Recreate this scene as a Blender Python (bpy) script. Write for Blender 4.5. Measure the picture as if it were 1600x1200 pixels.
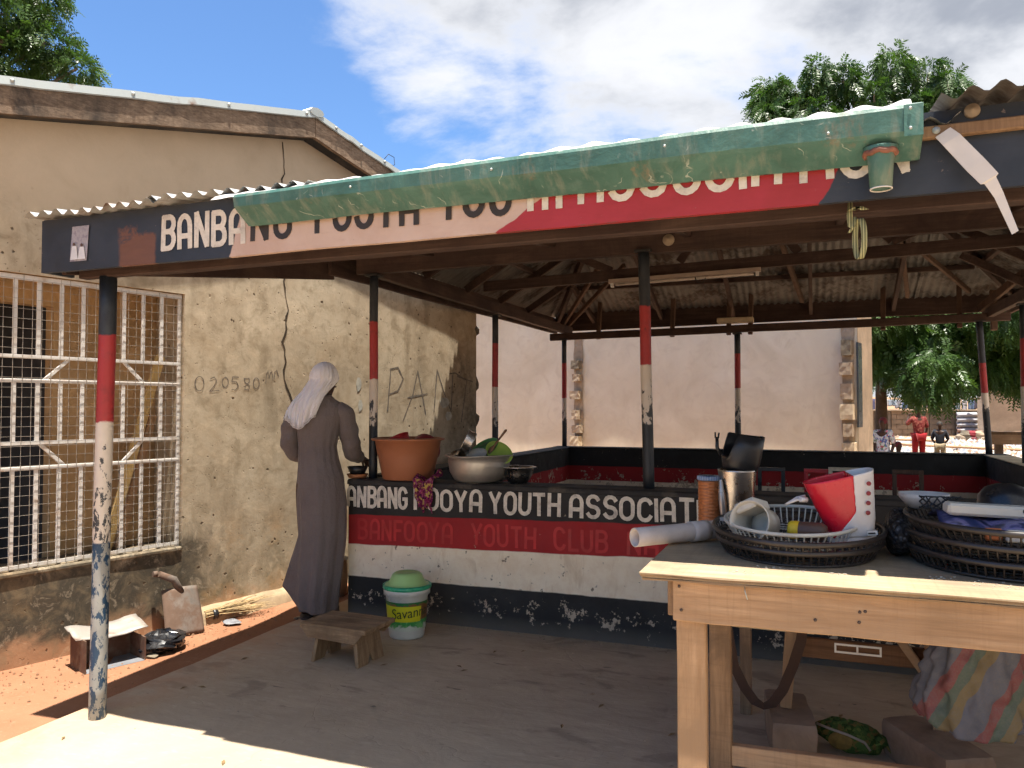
import bpy, bmesh, math, random
import numpy as np
from mathutils import Vector, Matrix, noise as mnoise
random.seed(7); RNG = np.random.default_rng(11)
for o in list(bpy.data.objects): bpy.data.objects.remove(o)
SC = bpy.context.scene; COL = SC.collection
R = math.radians

# ---------------------------------------------------------------- camera, sky, sun, exposure
cam = bpy.data.cameras.new('camera'); cam.sensor_width = 36; cam.lens = 27.68
cam.clip_start = .05; cam.clip_end = 2000
camo = bpy.data.objects.new('camera', cam); COL.objects.link(camo)
camo.location = (0, 0, 1.4); camo.rotation_euler = (R(91.72), 0, R(20.9)); SC.camera = camo
SUN_L = Vector((-.12, .125, -1)).normalized()            # travel direction of sunlight
sun = bpy.data.lights.new('sun', 'SUN'); sun.energy = 2.0; sun.angle = R(.5); sun.color = (1, .94, .84)
suno = bpy.data.objects.new('sun', sun); COL.objects.link(suno)
suno.rotation_euler = SUN_L.to_track_quat('-Z', 'Y').to_euler(); suno.location = (0, 0, 20)
SC.view_settings.view_transform = 'Standard'; SC.view_settings.look = 'None'
SC.view_settings.exposure = 2.6; SC.view_settings.gamma = 1; SC.view_settings.use_curve_mapping = False
cy = SC.cycles; cy.max_bounces = 7; cy.diffuse_bounces = 6; cy.glossy_bounces = 2; cy.transmission_bounces = 3; cy.transparent_max_bounces = 4
cy.caustics_reflective = False; cy.caustics_refractive = False; cy.use_adaptive_sampling = True; cy.adaptive_threshold = .03
world = bpy.data.worlds.new('World'); SC.world = world; world.use_nodes = True
world.cycles.sampling_method = 'MANUAL'; world.cycles.sample_map_resolution = 512

# ---------------------------------------------------------------- node helper
class G:
    def __init__(s, tree): s.t = tree; s.n = tree.nodes; s.l = tree.links
    def new(s, kind, **kw):
        nd = s.n.new(kind)
        for k, v in kw.items(): setattr(nd, k, v)
        return nd
    def put(s, sock, v):
        if v is None: return
        if isinstance(v, bpy.types.NodeSocket): s.l.new(v, sock)
        elif isinstance(v, (tuple, list)):
            if sock.type == 'RGBA' and len(v) == 3: v = tuple(v) + (1,)
            sock.default_value = v
        else:
            if sock.type == 'RGBA': v = (v, v, v, 1)
            elif sock.type == 'VECTOR': v = (v, v, v)
            sock.default_value = v
    def pos(s): return s.new('ShaderNodeNewGeometry').outputs['Position']
    def obj(s): return s.new('ShaderNodeTexCoord').outputs['Object']
    def gen(s): return s.new('ShaderNodeTexCoord').outputs['Generated']
    def rnd(s): return s.new('ShaderNodeObjectInfo').outputs['Random']
    def map(s, v, sc=(1, 1, 1), rot=(0, 0, 0), loc=(0, 0, 0)):
        m = s.new('ShaderNodeMapping'); s.put(m.inputs[0], v); m.inputs['Scale'].default_value = sc
        m.inputs['Rotation'].default_value = rot; m.inputs['Location'].default_value = loc; return m.outputs[0]
    def noise(s, v, sc=5, det=4, ro=.55, dist=0):
        m = s.new('ShaderNodeTexNoise'); s.put(m.inputs['Vector'], v); s.put(m.inputs['Scale'], sc)
        s.put(m.inputs['Detail'], det); s.put(m.inputs['Roughness'], ro); s.put(m.inputs['Distortion'], dist); return m.outputs[0]
    def vor(s, v, sc=5, feat='F1', rand=1):
        m = s.new('ShaderNodeTexVoronoi', feature=feat); s.put(m.inputs['Vector'], v); s.put(m.inputs['Scale'], sc)
        s.put(m.inputs['Randomness'], rand); return m.outputs['Distance']
    def vorc(s, v, sc=5):
        m = s.new('ShaderNodeTexVoronoi'); s.put(m.inputs['Vector'], v); s.put(m.inputs['Scale'], sc); return m.outputs['Color']
    def wave(s, v, sc=5, dist=2, det=2, prof='SIN', d='X', dsc=1):
        m = s.new('ShaderNodeTexWave', wave_profile=prof, bands_direction=d); s.put(m.inputs['Vector'], v); s.put(m.inputs['Scale'], sc)
        s.put(m.inputs['Distortion'], dist); s.put(m.inputs['Detail'], det); s.put(m.inputs['Detail Scale'], dsc); return m.outputs['Fac']
    def ramp(s, f, stops, mode='LINEAR'):
        m = s.new('ShaderNodeValToRGB'); s.put(m.inputs[0], f); cr = m.color_ramp; cr.interpolation = mode
        while len(cr.elements) < len(stops): cr.elements.new(.5)
        for e, (p, c) in zip(cr.elements, stops):
            e.position = p; e.color = tuple(c) + (1,) if isinstance(c, (tuple, list)) else (c, c, c, 1)
        return m.outputs[0]
    def mix(s, f, a, b, mode='MIX'):
        m = s.new('ShaderNodeMix', data_type='RGBA', blend_type=mode)
        s.put(m.inputs[0], f); s.put(m.inputs[6], a); s.put(m.inputs[7], b); return m.outputs[2]
    def m(s, op, a, b=None, c=None):
        m = s.new('ShaderNodeMath', operation=op); s.put(m.inputs[0], a); s.put(m.inputs[1], b)
        if c is not None: s.put(m.inputs[2], c)
        return m.outputs[0]
    def mr(s, v, a, b, c=0, d=1, smooth=False):
        m = s.new('ShaderNodeMapRange'); s.put(m.inputs[0], v)
        if smooth: m.interpolation_type = 'SMOOTHSTEP'
        for i, x in enumerate((a, b, c, d)): s.put(m.inputs[1 + i], x)
        return m.outputs[0]
    def sep(s, v):
        m = s.new('ShaderNodeSeparateXYZ'); s.put(m.inputs[0], v); return m.outputs
    def comb(s, x, y, z):
        m = s.new('ShaderNodeCombineXYZ'); s.put(m.inputs[0], x); s.put(m.inputs[1], y); s.put(m.inputs[2], z); return m.outputs[0]
    def vadd(s, a, b):
        m = s.new('ShaderNodeVectorMath', operation='ADD'); s.put(m.inputs[0], a); s.put(m.inputs[1], b); return m.outputs[0]
    def dot(s, a, b):
        m = s.new('ShaderNodeVectorMath', operation='DOT_PRODUCT'); s.put(m.inputs[0], a); s.put(m.inputs[1], b); return m.outputs['Value']
    def bump(s, h, st=.3, dist=.01, nrm=None):
        m = s.new('ShaderNodeBump'); s.put(m.inputs['Height'], h); m.inputs['Strength'].default_value = st
        m.inputs['Distance'].default_value = dist; s.put(m.inputs['Normal'], nrm); return m.outputs[0]

class Mat(G):
    def __init__(s, name):
        s.mat = bpy.data.materials.new(name); s.mat.use_nodes = True
        super().__init__(s.mat.node_tree); s.b = s.n['Principled BSDF']
    def out(s, col, rough=.7, bump=None, metal=0, spec=.4, **kw):
        s.put(s.b.inputs['Base Color'], col); s.put(s.b.inputs['Roughness'], rough); s.put(s.b.inputs['Normal'], bump)
        s.put(s.b.inputs['Metallic'], metal); s.put(s.b.inputs['Specular IOR Level'], spec)
        for k, v in kw.items(): s.put(s.b.inputs[k.replace('_', ' ')], v)
        return s.mat

# ---------------------------------------------------------------- sky
def make_sky():
    g = G(world.node_tree); bg = g.n['Background']
    sky = g.new('ShaderNodeTexSky', sky_type='NISHITA'); sky.sun_disc = False
    d = -SUN_L
    sky.sun_elevation = math.asin(d.z); sky.sun_rotation = math.atan2(d.x, d.y)
    sky.air_density = 1.0; sky.dust_density = .6; sky.ozone_density = 2.2
    v = g.new('ShaderNodeTexCoord').outputs['Generated']
    x, y, z = g.sep(v)
    zc = g.m('MAXIMUM', g.m('ADD', z, .22), .03)
    p = g.comb(g.m('DIVIDE', x, zc), g.m('DIVIDE', y, zc), 0)
    n1 = g.noise(g.map(p, loc=(3.1, 1.7, 0)), 1.05, 9, .58, .25)
    n2 = g.noise(g.map(p, loc=(9.0, 4.0, 2)), 3.2, 8, .6, .2)
    az = R(20.9)
    right = g.dot(v, (math.cos(az), math.sin(az), 0))      # a cloud bank fills the eastern half of the sky
    bank = g.mr(right, -.40, -.06, -.125, .19, True)
    cov = g.m('ADD', g.m('ADD', g.m('MULTIPLY', n1, .72), g.m('MULTIPLY', n2, .28)), bank)
    mask = g.mr(cov, .52, .66, 0, 1, True)
    thick = g.mr(cov, .57, .76, 0, 1, True)
    n3 = g.noise(g.map(p, loc=(1, 7, 1)), 2.1, 6, .55, .3)
    shade = g.m('MULTIPLY', thick, g.mr(n3, .36, .56, .15, 1, True))
    cc = g.mix(shade, (1.20, 1.20, 1.21), (.50, .525, .58))
    low = g.mr(z, -.02, .12, 1, 0, True)
    blue = g.mix(1, sky.outputs[0], (.158, .203, .25), 'MULTIPLY')
    col = g.mix(g.m('MULTIPLY', mask, .93), blue, cc)
    col = g.mix(g.m('MULTIPLY', low, .5), col, (1.25, 1.27, 1.3))
    g.put(bg.inputs[0], col); bg.inputs[1].default_value = .15
make_sky()

# ---------------------------------------------------------------- mesh helper
ORG = {}
def tag(o, label=None, cat=None, group=None, kind=None):
    if label: o['label'] = label
    if cat: o['category'] = cat
    if group: o['group'] = group
    if kind: o['kind'] = kind
    return o
def thing(name, loc, label, cat, group=None):
    o = bpy.data.objects.new(name, None); COL.objects.link(o); o.location = loc; o.empty_display_size = .1
    ORG[o] = Vector(loc); return tag(o, label, cat, group)

class MB:
    """collects geometry in world coordinates; build() links it as one mesh object"""
    def __init__(s): s.v = []; s.f = []; s.sm = []; s.mi = []; s.cur = 0
    def add(s, vs, fs, smooth=False):
        b = len(s.v); s.v.extend([tuple(p) for p in vs])
        for f in fs: s.f.append([b + i for i in f]); s.sm.append(smooth); s.mi.append(s.cur)
        return s
    def box(s, lo, hi, M=None):
        x0, y0, z0 = lo; x1, y1, z1 = hi
        vs = [Vector(p) for p in ((x0,y0,z0),(x1,y0,z0),(x1,y1,z0),(x0,y1,z0),(x0,y0,z1),(x1,y0,z1),(x1,y1,z1),(x0,y1,z1))]
        if M is not None: vs = [M @ p for p in vs]
        return s.add(vs, [(3,2,1,0),(4,5,6,7),(0,1,5,4),(1,2,6,5),(2,3,7,6),(3,0,4,7)])
    def beam(s, a, b, w, h, up=(0,0,1), n=1, jit=0, taper=1):
        a = Vector(a); b = Vector(b); d = (b - a); L = d.length; d.normalize(); up = Vector(up)
        sd = d.cross(up).normalized(); u = sd.cross(d).normalized(); vs = []; fs = []
        for i in range(n + 1):
            k = i / n; c = a.lerp(b, k)
            if jit and 0 < i < n: c = c + sd * random.uniform(-jit, jit) + u * random.uniform(-jit, jit)
            q = 1 + (taper - 1) * k
            for x, y in ((-1,-1),(1,-1),(1,1),(-1,1)): vs.append(c + sd * (x * w * q / 2) + u * (y * h * q / 2))
        for i in range(n):
            for j in range(4): fs.append((i*4+j, i*4+(j+1)%4, i*4+4+(j+1)%4, i*4+4+j))
        fs += [(3,2,1,0), tuple(n*4+j for j in range(4))]
        return s.add(vs, fs)
    def tube(s, pts, r, seg=10, caps=True, smooth=True, closed=False, flat=None):
        pts = [Vector(p) for p in pts]; n = len(pts)
        rs = r if isinstance(r, (list, tuple)) else [r] * n
        vs = []; fs = []; prev = None
        for i, p in enumerate(pts):
            if closed: d = pts[(i+1) % n] - pts[i-1]
            else: d = pts[min(i+1, n-1)] - pts[max(i-1, 0)]
            d.normalize()
            if prev is None:
                a = Vector((0,0,1)) if abs(d.z) < .9 else Vector((1,0,0)); u = d.cross(a).normalized()
            else: u = (prev - d * prev.dot(d)); u = u.normalized() if u.length > 1e-6 else prev
            prev = u; w = d.cross(u)
            for j in range(seg):
                t = 2 * math.pi * j / seg; vs.append(p + (u * math.cos(t) + w * math.sin(t) * (flat or 1)) * rs[i])
        m = n if closed else n - 1
        for i in range(m):
            i2 = (i + 1) % n
            for j in range(seg): fs.append((i*seg+j, i*seg+(j+1)%seg, i2*seg+(j+1)%seg, i2*seg+j))
        s.add(vs, fs, smooth)
        if caps and not closed:
            b = len(s.v) - n * seg
            s.f.append([b + j for j in range(seg)][::-1]); s.sm.append(False); s.mi.append(s.cur)
            s.f.append([b + (n-1)*seg + j for j in range(seg)]); s.sm.append(False); s.mi.append(s.cur)
        return s
    def grid(s, fn, nu, nv, smooth=True, closed_u=False, flip=False):
        vs = [fn(i / nu, j / nv) for j in range(nv + 1) for i in range(nu + (0 if closed_u else 1))]
        w = nu if closed_u else nu + 1; fs = []
        for j in range(nv):
            for i in range(nu):
                i2 = (i + 1) % w; q = (j*w+i, j*w+i2, (j+1)*w+i2, (j+1)*w+i); fs.append(q[::-1] if flip else q)
        return s.add(vs, fs, smooth)
    def lathe(s, prof, c, seg=32, M=None, ex=1, ey=1, smooth=True, a0=0, a1=2*math.pi):
        c = Vector(c); M = M or Matrix.Identity(3); full = abs(a1 - a0 - 2*math.pi) < 1e-6
        k = len(prof)
        def fn(u, v):
            r, z = prof[int(round(v * (k - 1)))]; t = a0 + (a1 - a0) * u
            return c + M @ Vector((math.cos(t) * r * ex, math.sin(t) * r * ey, z))
        return s.grid(fn, seg, k - 1, smooth, closed_u=full)
    def build(s, name, mat, parent=None, bevel=0, sub=0, solid=0):
        me = bpy.data.meshes.new(name); o = bpy.data.objects.new(name, me); COL.objects.link(o)
        org = ORG.get(parent, None) if parent else None
        if org is None:
            a = np.array(s.v); org = Vector((float(a[:,0].mean()), float(a[:,1].mean()), float(a[:,2].min()))); o.location = org
        ORG[o] = org
        me.from_pydata([(p[0]-org.x, p[1]-org.y, p[2]-org.z) for p in s.v], [], s.f)
        me.polygons.foreach_set('use_smooth', s.sm)
        if isinstance(mat, (list, tuple)):
            for m in mat: me.materials.append(m)
            me.polygons.foreach_set('material_index', s.mi)
        else: me.materials.append(mat)
        me.update()
        if parent: o.parent = parent
        if solid:
            m = o.modifiers.new('s', 'SOLIDIFY'); m.thickness = solid; m.offset = 0
        if bevel:
            m = o.modifiers.new('b', 'BEVEL'); m.width = bevel; m.segments = 1; m.limit_method = 'ANGLE'; m.angle_limit = R(40)
        if sub:
            m = o.modifiers.new('u', 'SUBSURF'); m.levels = sub; m.render_levels = sub
        return o
def nz(x, y=0, z=0): return mnoise.noise(Vector((x, y, z)))
def rotz(a): return Matrix.Rotation(a, 3, 'Z')
def frame3(x, y, z): return Matrix((x, y, z)).transposed()

# ---------------------------------------------------------------- materials
def simple(name, c, rough=.6, var=.12, sc=12, metal=0, bump=.15, spec=.4, dirt=None, bd=.004):
    m = Mat(name); p = m.pos(); n = m.noise(p, sc, 5, .6); n2 = m.noise(p, sc * .22, 3)
    k = m.m('ADD', m.mr(n, .3, .7, 1 - var, 1 + var), m.mr(n2, .3, .7, -var * .6, var * .6))
    col = m.mix(1, c, m.comb(k, k, k), 'MULTIPLY')
    if dirt: col = m.mix(m.mr(m.noise(p, sc * .5, 6, .65), .52, .72, 0, .8), col, dirt)
    return m.out(col, m.mr(n, .3, .7, max(rough - .1, .05), min(rough + .12, 1)), m.bump(n, bump, bd), metal, spec)

def concrete_mat():
    m = Mat('worn_concrete'); p = m.pos()
    a = m.noise(p, .9, 6, .62, .4); b = m.noise(p, 5, 8, .65, .6); c = m.noise(m.map(p, (1, 2.2, 1)), 14, 6, .6)
    col = m.ramp(a, [(.3, (.36, .285, .20)), (.5, (.44, .35, .25)), (.7, (.49, .40, .29))])
    col = m.mix(m.mr(b, .42, .7, 0, .45), col, (.38, .30, .215))
    col = m.mix(m.mr(c, .55, .75, 0, .35), col, (.58, .49, .38))
    x, y, z = m.sep(p)
    inside = m.mr(y, 2.6, 3.4, 0, 1, True)                       # trodden, spilled-on floor under the roof
    damp = m.mr(m.noise(m.map(p, (1.0, 1.9, 1), (0, 0, .35)), 2.3, 6, .62, .8), .56, .66, 0, 1, True)
    col = m.mix(m.m('MULTIPLY', m.m('MULTIPLY', damp, inside), .62), col, (.21, .165, .125))
    spot = m.mr(m.noise(m.map(p, (1, 2.4, 1), (0, 0, .5), (4, 2, 0)), 6.5, 3, .5, .6), .69, .73, 0, 1, True)
    col = m.mix(m.m('MULTIPLY', spot, m.m('MULTIPLY', inside, .75)), col, (.085, .065, .055))
    gr = m.mr(m.noise(m.map(p, loc=(7, 3, 0)), 2.2, 5, .6, .6), .62, .72, 0, .35, True)
    col = m.mix(m.m('MULTIPLY', gr, inside), col, (.12, .15, .115))
    crack = m.mr(m.vor(m.vadd(p, m.map(m.comb(m.noise(p, 3, 3), m.noise(p, 3.3, 3), 0), (.5, .5, .5))), .8, 'DISTANCE_TO_EDGE'), 0, .004, .16, 0)
    col = m.mix(crack, col, (.16, .12, .09))
    sw = m.noise(m.map(p, (.5, 3.2, 1), (0, 0, -.25)), 4.5, 7, .7, 1.2); col = m.mix(m.m('MULTIPLY', m.mr(sw, .5, .68, 0, .45), inside), col, (.29, .22, .16)); col = m.mix(m.m('MULTIPLY', m.mr(sw, .42, .3, 0, .4), inside), col, (.58, .48, .36))
    red = m.mr(x, -3.2, -2.75, .55, 0, True)
    col = m.mix(m.m('MULTIPLY', red, m.mr(b, .3, .6, 0, 1)), col, (.46, .25, .14))
    h = m.m('ADD', m.m('MULTIPLY', c, .5), m.m('ADD', b, m.m('MULTIPLY', crack, -1)))
    return m.out(col, m.mr(b, .3, .7, .6, .88), m.bump(h, .35, .012), spec=.35)
def earth_mat():
    m = Mat('red_earth'); p = m.pos()
    a = m.noise(p, .35, 5, .6); b = m.noise(p, 4, 8, .65); c = m.noise(p, 32, 5, .6)
    col = m.ramp(a, [(.3, (.25, .115, .062)), (.5, (.32, .158, .09)), (.7, (.36, .20, .122))])
    col = m.mix(m.mr(b, .4, .68, 0, .5), col, (.24, .105, .055))
    col = m.mix(m.mr(c, .58, .74, 0, .4), col, (.44, .28, .18))
    peb = m.mr(m.vor(p, 42), .0, .16, 1, 0)
    col = m.mix(m.m('MULTIPLY', peb, m.mr(b, .5, .62, 0, .5)), col, (.50, .42, .34))
    dv = m.vadd(p, (3.8, -4.2, 0)); far = m.mr(m.dot(dv, dv), 20, 70, 0, .85, True)
    col = m.mix(far, col, m.mix(m.mr(b, .4, .6), (.29, .225, .155), (.31, .205, .13)))
    h = m.m('ADD', m.m('MULTIPLY', c, .35), m.m('ADD', b, m.m('MULTIPLY', peb, .2)))
    return m.out(col, .93, m.bump(h, .6, .02), spec=.15)
def plaster_old():
    m = Mat('old_stained_plaster'); p = m.pos(); x, y, z = m.sep(p)
    a = m.noise(p, 1.1, 6, .62, .5); b = m.noise(p, 4.5, 8, .66, .5); c = m.noise(p, 26, 6, .62)
    st = m.noise(m.map(p, (1, 1, .16)), 3.6, 6, .62, .4)
    col = m.ramp(a, [(.28, (.37, .295, .205)), (.5, (.47, .385, .275)), (.72, (.56, .475, .35))])
    col = m.mix(m.mr(b, .45, .72, 0, .5), col, (.36, .255, .15))
    up = m.mr(z, 2.35, 2.75, 0, 1, True)
    col = m.mix(m.m('MULTIPLY', up, .7), col, m.ramp(b, [(.3, (.50, .385, .27)), (.7, (.62, .495, .365))]))
    nup = m.m('SUBTRACT', 1, up)
    grey = m.m('MULTIPLY', m.mr(st, .5, .68, 0, .75), nup)
    col = m.mix(grey, col, (.27, .215, .145))
    pale = m.m('MULTIPLY', m.mr(m.noise(m.map(p, loc=(5, 5, 5)), 1.9, 5, .6), .54, .68, 0, .6), nup)
    col = m.mix(pale, col, (.63, .53, .39))
    # dark algae at the foot and in patches
    zz = m.m('ADD', z, m.mr(b, .2, .8, -.35, .35))
    foot = m.mr(zz, .12, .62, 1, 0, True)
    green = m.mix(m.mr(c, .4, .6), (.135, .11, .062), (.23, .17, .095))
    alg = m.m('MULTIPLY', foot, m.mr(m.noise(m.map(p, (1, 1, .8)), 2.3, 7, .66), .36, .56, .15, .95))
    col = m.mix(alg, col, green)
    ox = m.m('MULTIPLY', m.mr(m.noise(m.map(p, loc=(2, 9, 4)), 2.2, 6, .62), .5, .64, 0, .8), m.mr(z, .75, .35, 0, 1, True))
    col = m.mix(ox, col, (.44, .25, .10))
    ax = m.m('MULTIPLY', m.mr(m.m('ADD', y, m.mr(b, .2, .8, -.3, .3)), 4.6, 4.15, 0, 1, True), m.mr(m.m('ADD', z, m.mr(b, .2, .8, -.2, .2)), .42, .62, 1, 0, True))
    col = m.mix(m.m('MULTIPLY', ax, m.mr(b, .3, .5, .6, .95)), col, (.06, .052, .04))
    base = m.mr(m.m('ADD', z, m.mr(b, .2, .8, -.12, .12)), .0, .13, .7, 0, True)
    col = m.mix(base, col, (.48, .27, .15))
    endd = m.m('MULTIPLY', m.mr(m.m('ADD', y, m.mr(b, .2, .8, -.35, .35)), 6.85, 7.3, 0, .85, True), m.mr(c, .35, .6, .5, 1))
    endd = m.m('MULTIPLY', endd, m.m('MULTIPLY', m.mr(z, 2.15, 1.75, .0, 1, True), m.mr(st, .36, .56, .15, 1)))
    col = m.mix(endd, col, (.14, .12, .09))
    mot = m.noise(m.map(p, loc=(8, 1, 3)), 8.5, 7, .7, .5)
    col = m.mix(m.m('MULTIPLY', m.mr(mot, .5, .66, 0, .55), nup), col, (.235, .18, .11))
    col = m.mix(m.m('MULTIPLY', m.mr(mot, .45, .34, 0, .4), nup), col, (.66, .54, .38))
    pv_ = m.vadd(p, m.map(m.comb(m.noise(p, 30, 2), m.noise(p, 34, 2), 0), (.03, .03, .03)))
    pits = m.mr(m.vor(m.map(pv_, (1, 1, .85)), 15), .10, .16, 1, 0)
    pits = m.m('MULTIPLY', pits, m.mr(m.noise(m.map(p, loc=(2, 2, 2)), 5.5, 2), .50, .54, 0, 1))
    sm = m.mr(m.vor(pv_, 38), .10, .17, 1, 0); sm = m.m('MULTIPLY', sm, m.mr(m.noise(p, 7, 2), .52, .58, 0, .8)); pits = m.m('MAXIMUM', pits, sm)
    pits = m.m('MULTIPLY', pits, nup)
    col = m.mix(pits, col, (.10, .07, .045))
    h = m.m('ADD', m.m('ADD', m.m('MULTIPLY', c, .4), b), m.m('MULTIPLY', pits, -2.2))
    return m.out(col, .92, m.bump(h, .38, .008), spec=.15)
def plaster_new():
    m = Mat('smooth_new_plaster'); p = m.pos(); z = m.sep(p)[2]
    a = m.noise(p, .9, 5, .6, 1.2); b = m.noise(p, 3.2, 7, .62, 1.8); c = m.noise(p, 22, 5)
    col = m.ramp(a, [(.3, (.64, .56, .42)), (.55, (.74, .66, .51)), (.75, (.80, .73, .58))])
    col = m.mix(m.mr(b, .48, .66, 0, .45), col, (.60, .51, .38))
    tr = m.wave(m.map(p, (1, 1, 1.5)), 1.6, 9, 3, dsc=1.2)
    col = m.mix(m.mr(tr, .6, 1, 0, .16), col, (.72, .61, .48))
    col = m.mix(m.mr(m.m('ADD', z, m.mr(b, .2, .8, -.25, .25)), .35, .9, .35, 0), col, (.46, .31, .2))
    return m.out(col, .9, m.bump(m.m('ADD', m.m('ADD', b, m.m('MULTIPLY', c, .3)), m.m('MULTIPLY', tr, .3)), .3, .012), spec=.15)
def plain_plaster(name, c, sc=2.5):
    m = Mat(name); p = m.pos(); b = m.noise(p, sc, 7, .65, .5); c2 = m.noise(p, 20, 5)
    lo = tuple(k * .66 for k in c); hi = tuple(min(1, k * 1.15) for k in c)
    return m.out(m.mix(m.mr(c2, .4, .7, 0, .25), m.ramp(b, [(.3, lo), (.7, hi)]), lo), .92, m.bump(m.m('ADD', b, m.m('MULTIPLY', c2, .4)), .5, .012), spec=.15)

BLACK = (.026, .024, .023); REDP = (.36, .026, .028); WHITEP = (.60, .53, .44)
def wall_paint(name, inner=False):
    m = Mat(name); p = m.pos(); x, y, z = m.sep(p)
    w = m.m('MULTIPLY', m.m('SUBTRACT', m.noise(p, 5, 3), .5), .018)
    zt = m.m('ADD', m.m('SUBTRACT', z, m.m('MULTIPLY', m.m('ADD', x, 2.5), .02 if not inner else 0)), w)
    b1, b2, b3 = (.682, .484, .262) if not inner else (.70, .53, .30)
    n = m.noise(p, 3, 7, .65, .4); f = m.noise(p, 11, 8, .68, .3); ff = m.noise(p, 30, 6, .62)
    blk = m.mix(m.mr(n, .4, .7, 0, .6), BLACK, (.052, .049, .047)); red = m.mix(m.mr(n, .35, .65, 0, .7), REDP, (.27, .024, .026))
    wht = m.mix(m.mr(f, .42, .62, 0, .7), (.86, .75, .58), (.76, .62, .45))
    wht = m.mix(m.mr(m.noise(m.map(p, (1, 1, .3)), 9, 6, .65, .6), .57, .66, 0, .4), wht, (.52, .37, .23))
    pit = m.mr(m.noise(m.map(p, loc=(3, 3, 3)), 24, 4, .6), .655, .69, 0, .8)
    wht = m.mix(pit, wht, (.1, .075, .05))
    z2 = m.m('ADD', z, w)
    col = m.mix(m.mr(zt, b1 - .003, b1 + .003), red, blk)
    col = m.mix(m.mr(zt, b2 - .003, b2 + .003), wht, col)
    low = m.mix(m.mr(n, .4, .62, 0, .6), (.026, .026, .026), (.052, .05, .048))
    if inner: low = (.35, .25, .17)
    col = m.mix(m.mr(z2, b3 - .003, b3 + .003), low, col)
    # paint flaked off down to plaster
    fl = m.m('ADD', m.m('MULTIPLY', m.noise(p, 5.2, 4, .6), .42), m.m('MULTIPLY', m.noise(p, 27, 7, .70), .58))
    if inner: zone = m.mr(z, .80, .45, .64, .525)
    else:
        zone = m.mr(m.m('ABSOLUTE', m.m('SUBTRACT', z, .135)), .02, .17, .535, .66)
        zone = m.m('MINIMUM', zone, m.mr(m.dot(m.vadd(p, (2.02, -4.64, -.56)), m.vadd(p, (2.02, -4.64, -.56))), 0, .03, .60, .9))
    flk = m.mr(m.m('SUBTRACT', fl, zone), 0, .012)
    col = m.mix(flk, col, m.mix(ff, (.40, .31, .22), (.56, .47, .36)))
    dust = m.mr(z2, .0, .1, .45, 0)
    col = m.mix(dust, col, (.22, .19, .15))
    h = m.m('ADD', m.m('MULTIPLY', f, .6), m.m('ADD', m.m('MULTIPLY', ff, .3), m.m('MULTIPLY', flk, -.9)))
    return m.out(col, m.mr(f, .3, .7, .58, .85), m.bump(h, .4, .008), spec=.22)
def post_paint(name, zs, seed, blue=False):
    """zs: black/red, red/white, white/black heights"""
    m = Mat(name); p = m.pos(); z = m.sep(p)[2]
    w = m.m('MULTIPLY', m.m('SUBTRACT', m.noise(p, 18, 3), .5), .03); zz = m.m('ADD', z, w)
    n = m.noise(m.map(p, loc=(seed, 0, 0)), 16, 6, .65); pe = m.noise(m.map(p, (1.6, 1.6, .8), loc=(0, seed, 0)), 17, 6, .66, .3)
    steel = m.mix(n, (.20, .205, .20), (.36, .355, .33))
    lowc = (.012, .045, .095) if blue else (.018, .022, .028)
    low = m.mix(m.mr(pe, .47 if blue else .66, .50 if blue else .69), lowc, steel)
    wht = m.mix(m.mr(m.m('ADD', pe, m.mr(z, zs[1], zs[2], -.14, .12)), .56, .59), m.mix(n, (.58, .50, .42), (.70, .63, .55)), (.05, .052, .055))
    red = m.mix(m.mr(n, .5, .75, 0, .7), REDP, (.15, .022, .022)); red = m.mix(m.mr(pe, .62, .7, 0, .8), red, (.06, .03, .03))
    blk = m.mix(m.mr(n, .4, .7, 0, .6), (.016, .02, .027), (.04, .045, .05))
    col = m.mix(m.mr(zz, zs[2] - .004, zs[2] + .004), low, wht)
    col = m.mix(m.mr(zz, zs[1] - .004, zs[1] + .004), col, red); col = m.mix(m.mr(zz, zs[0] - .004, zs[0] + .004), col, blk)
    return m.out(col, m.mr(pe, .3, .7, .38, .65), m.bump(pe, .4, .004), spec=.5)
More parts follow.
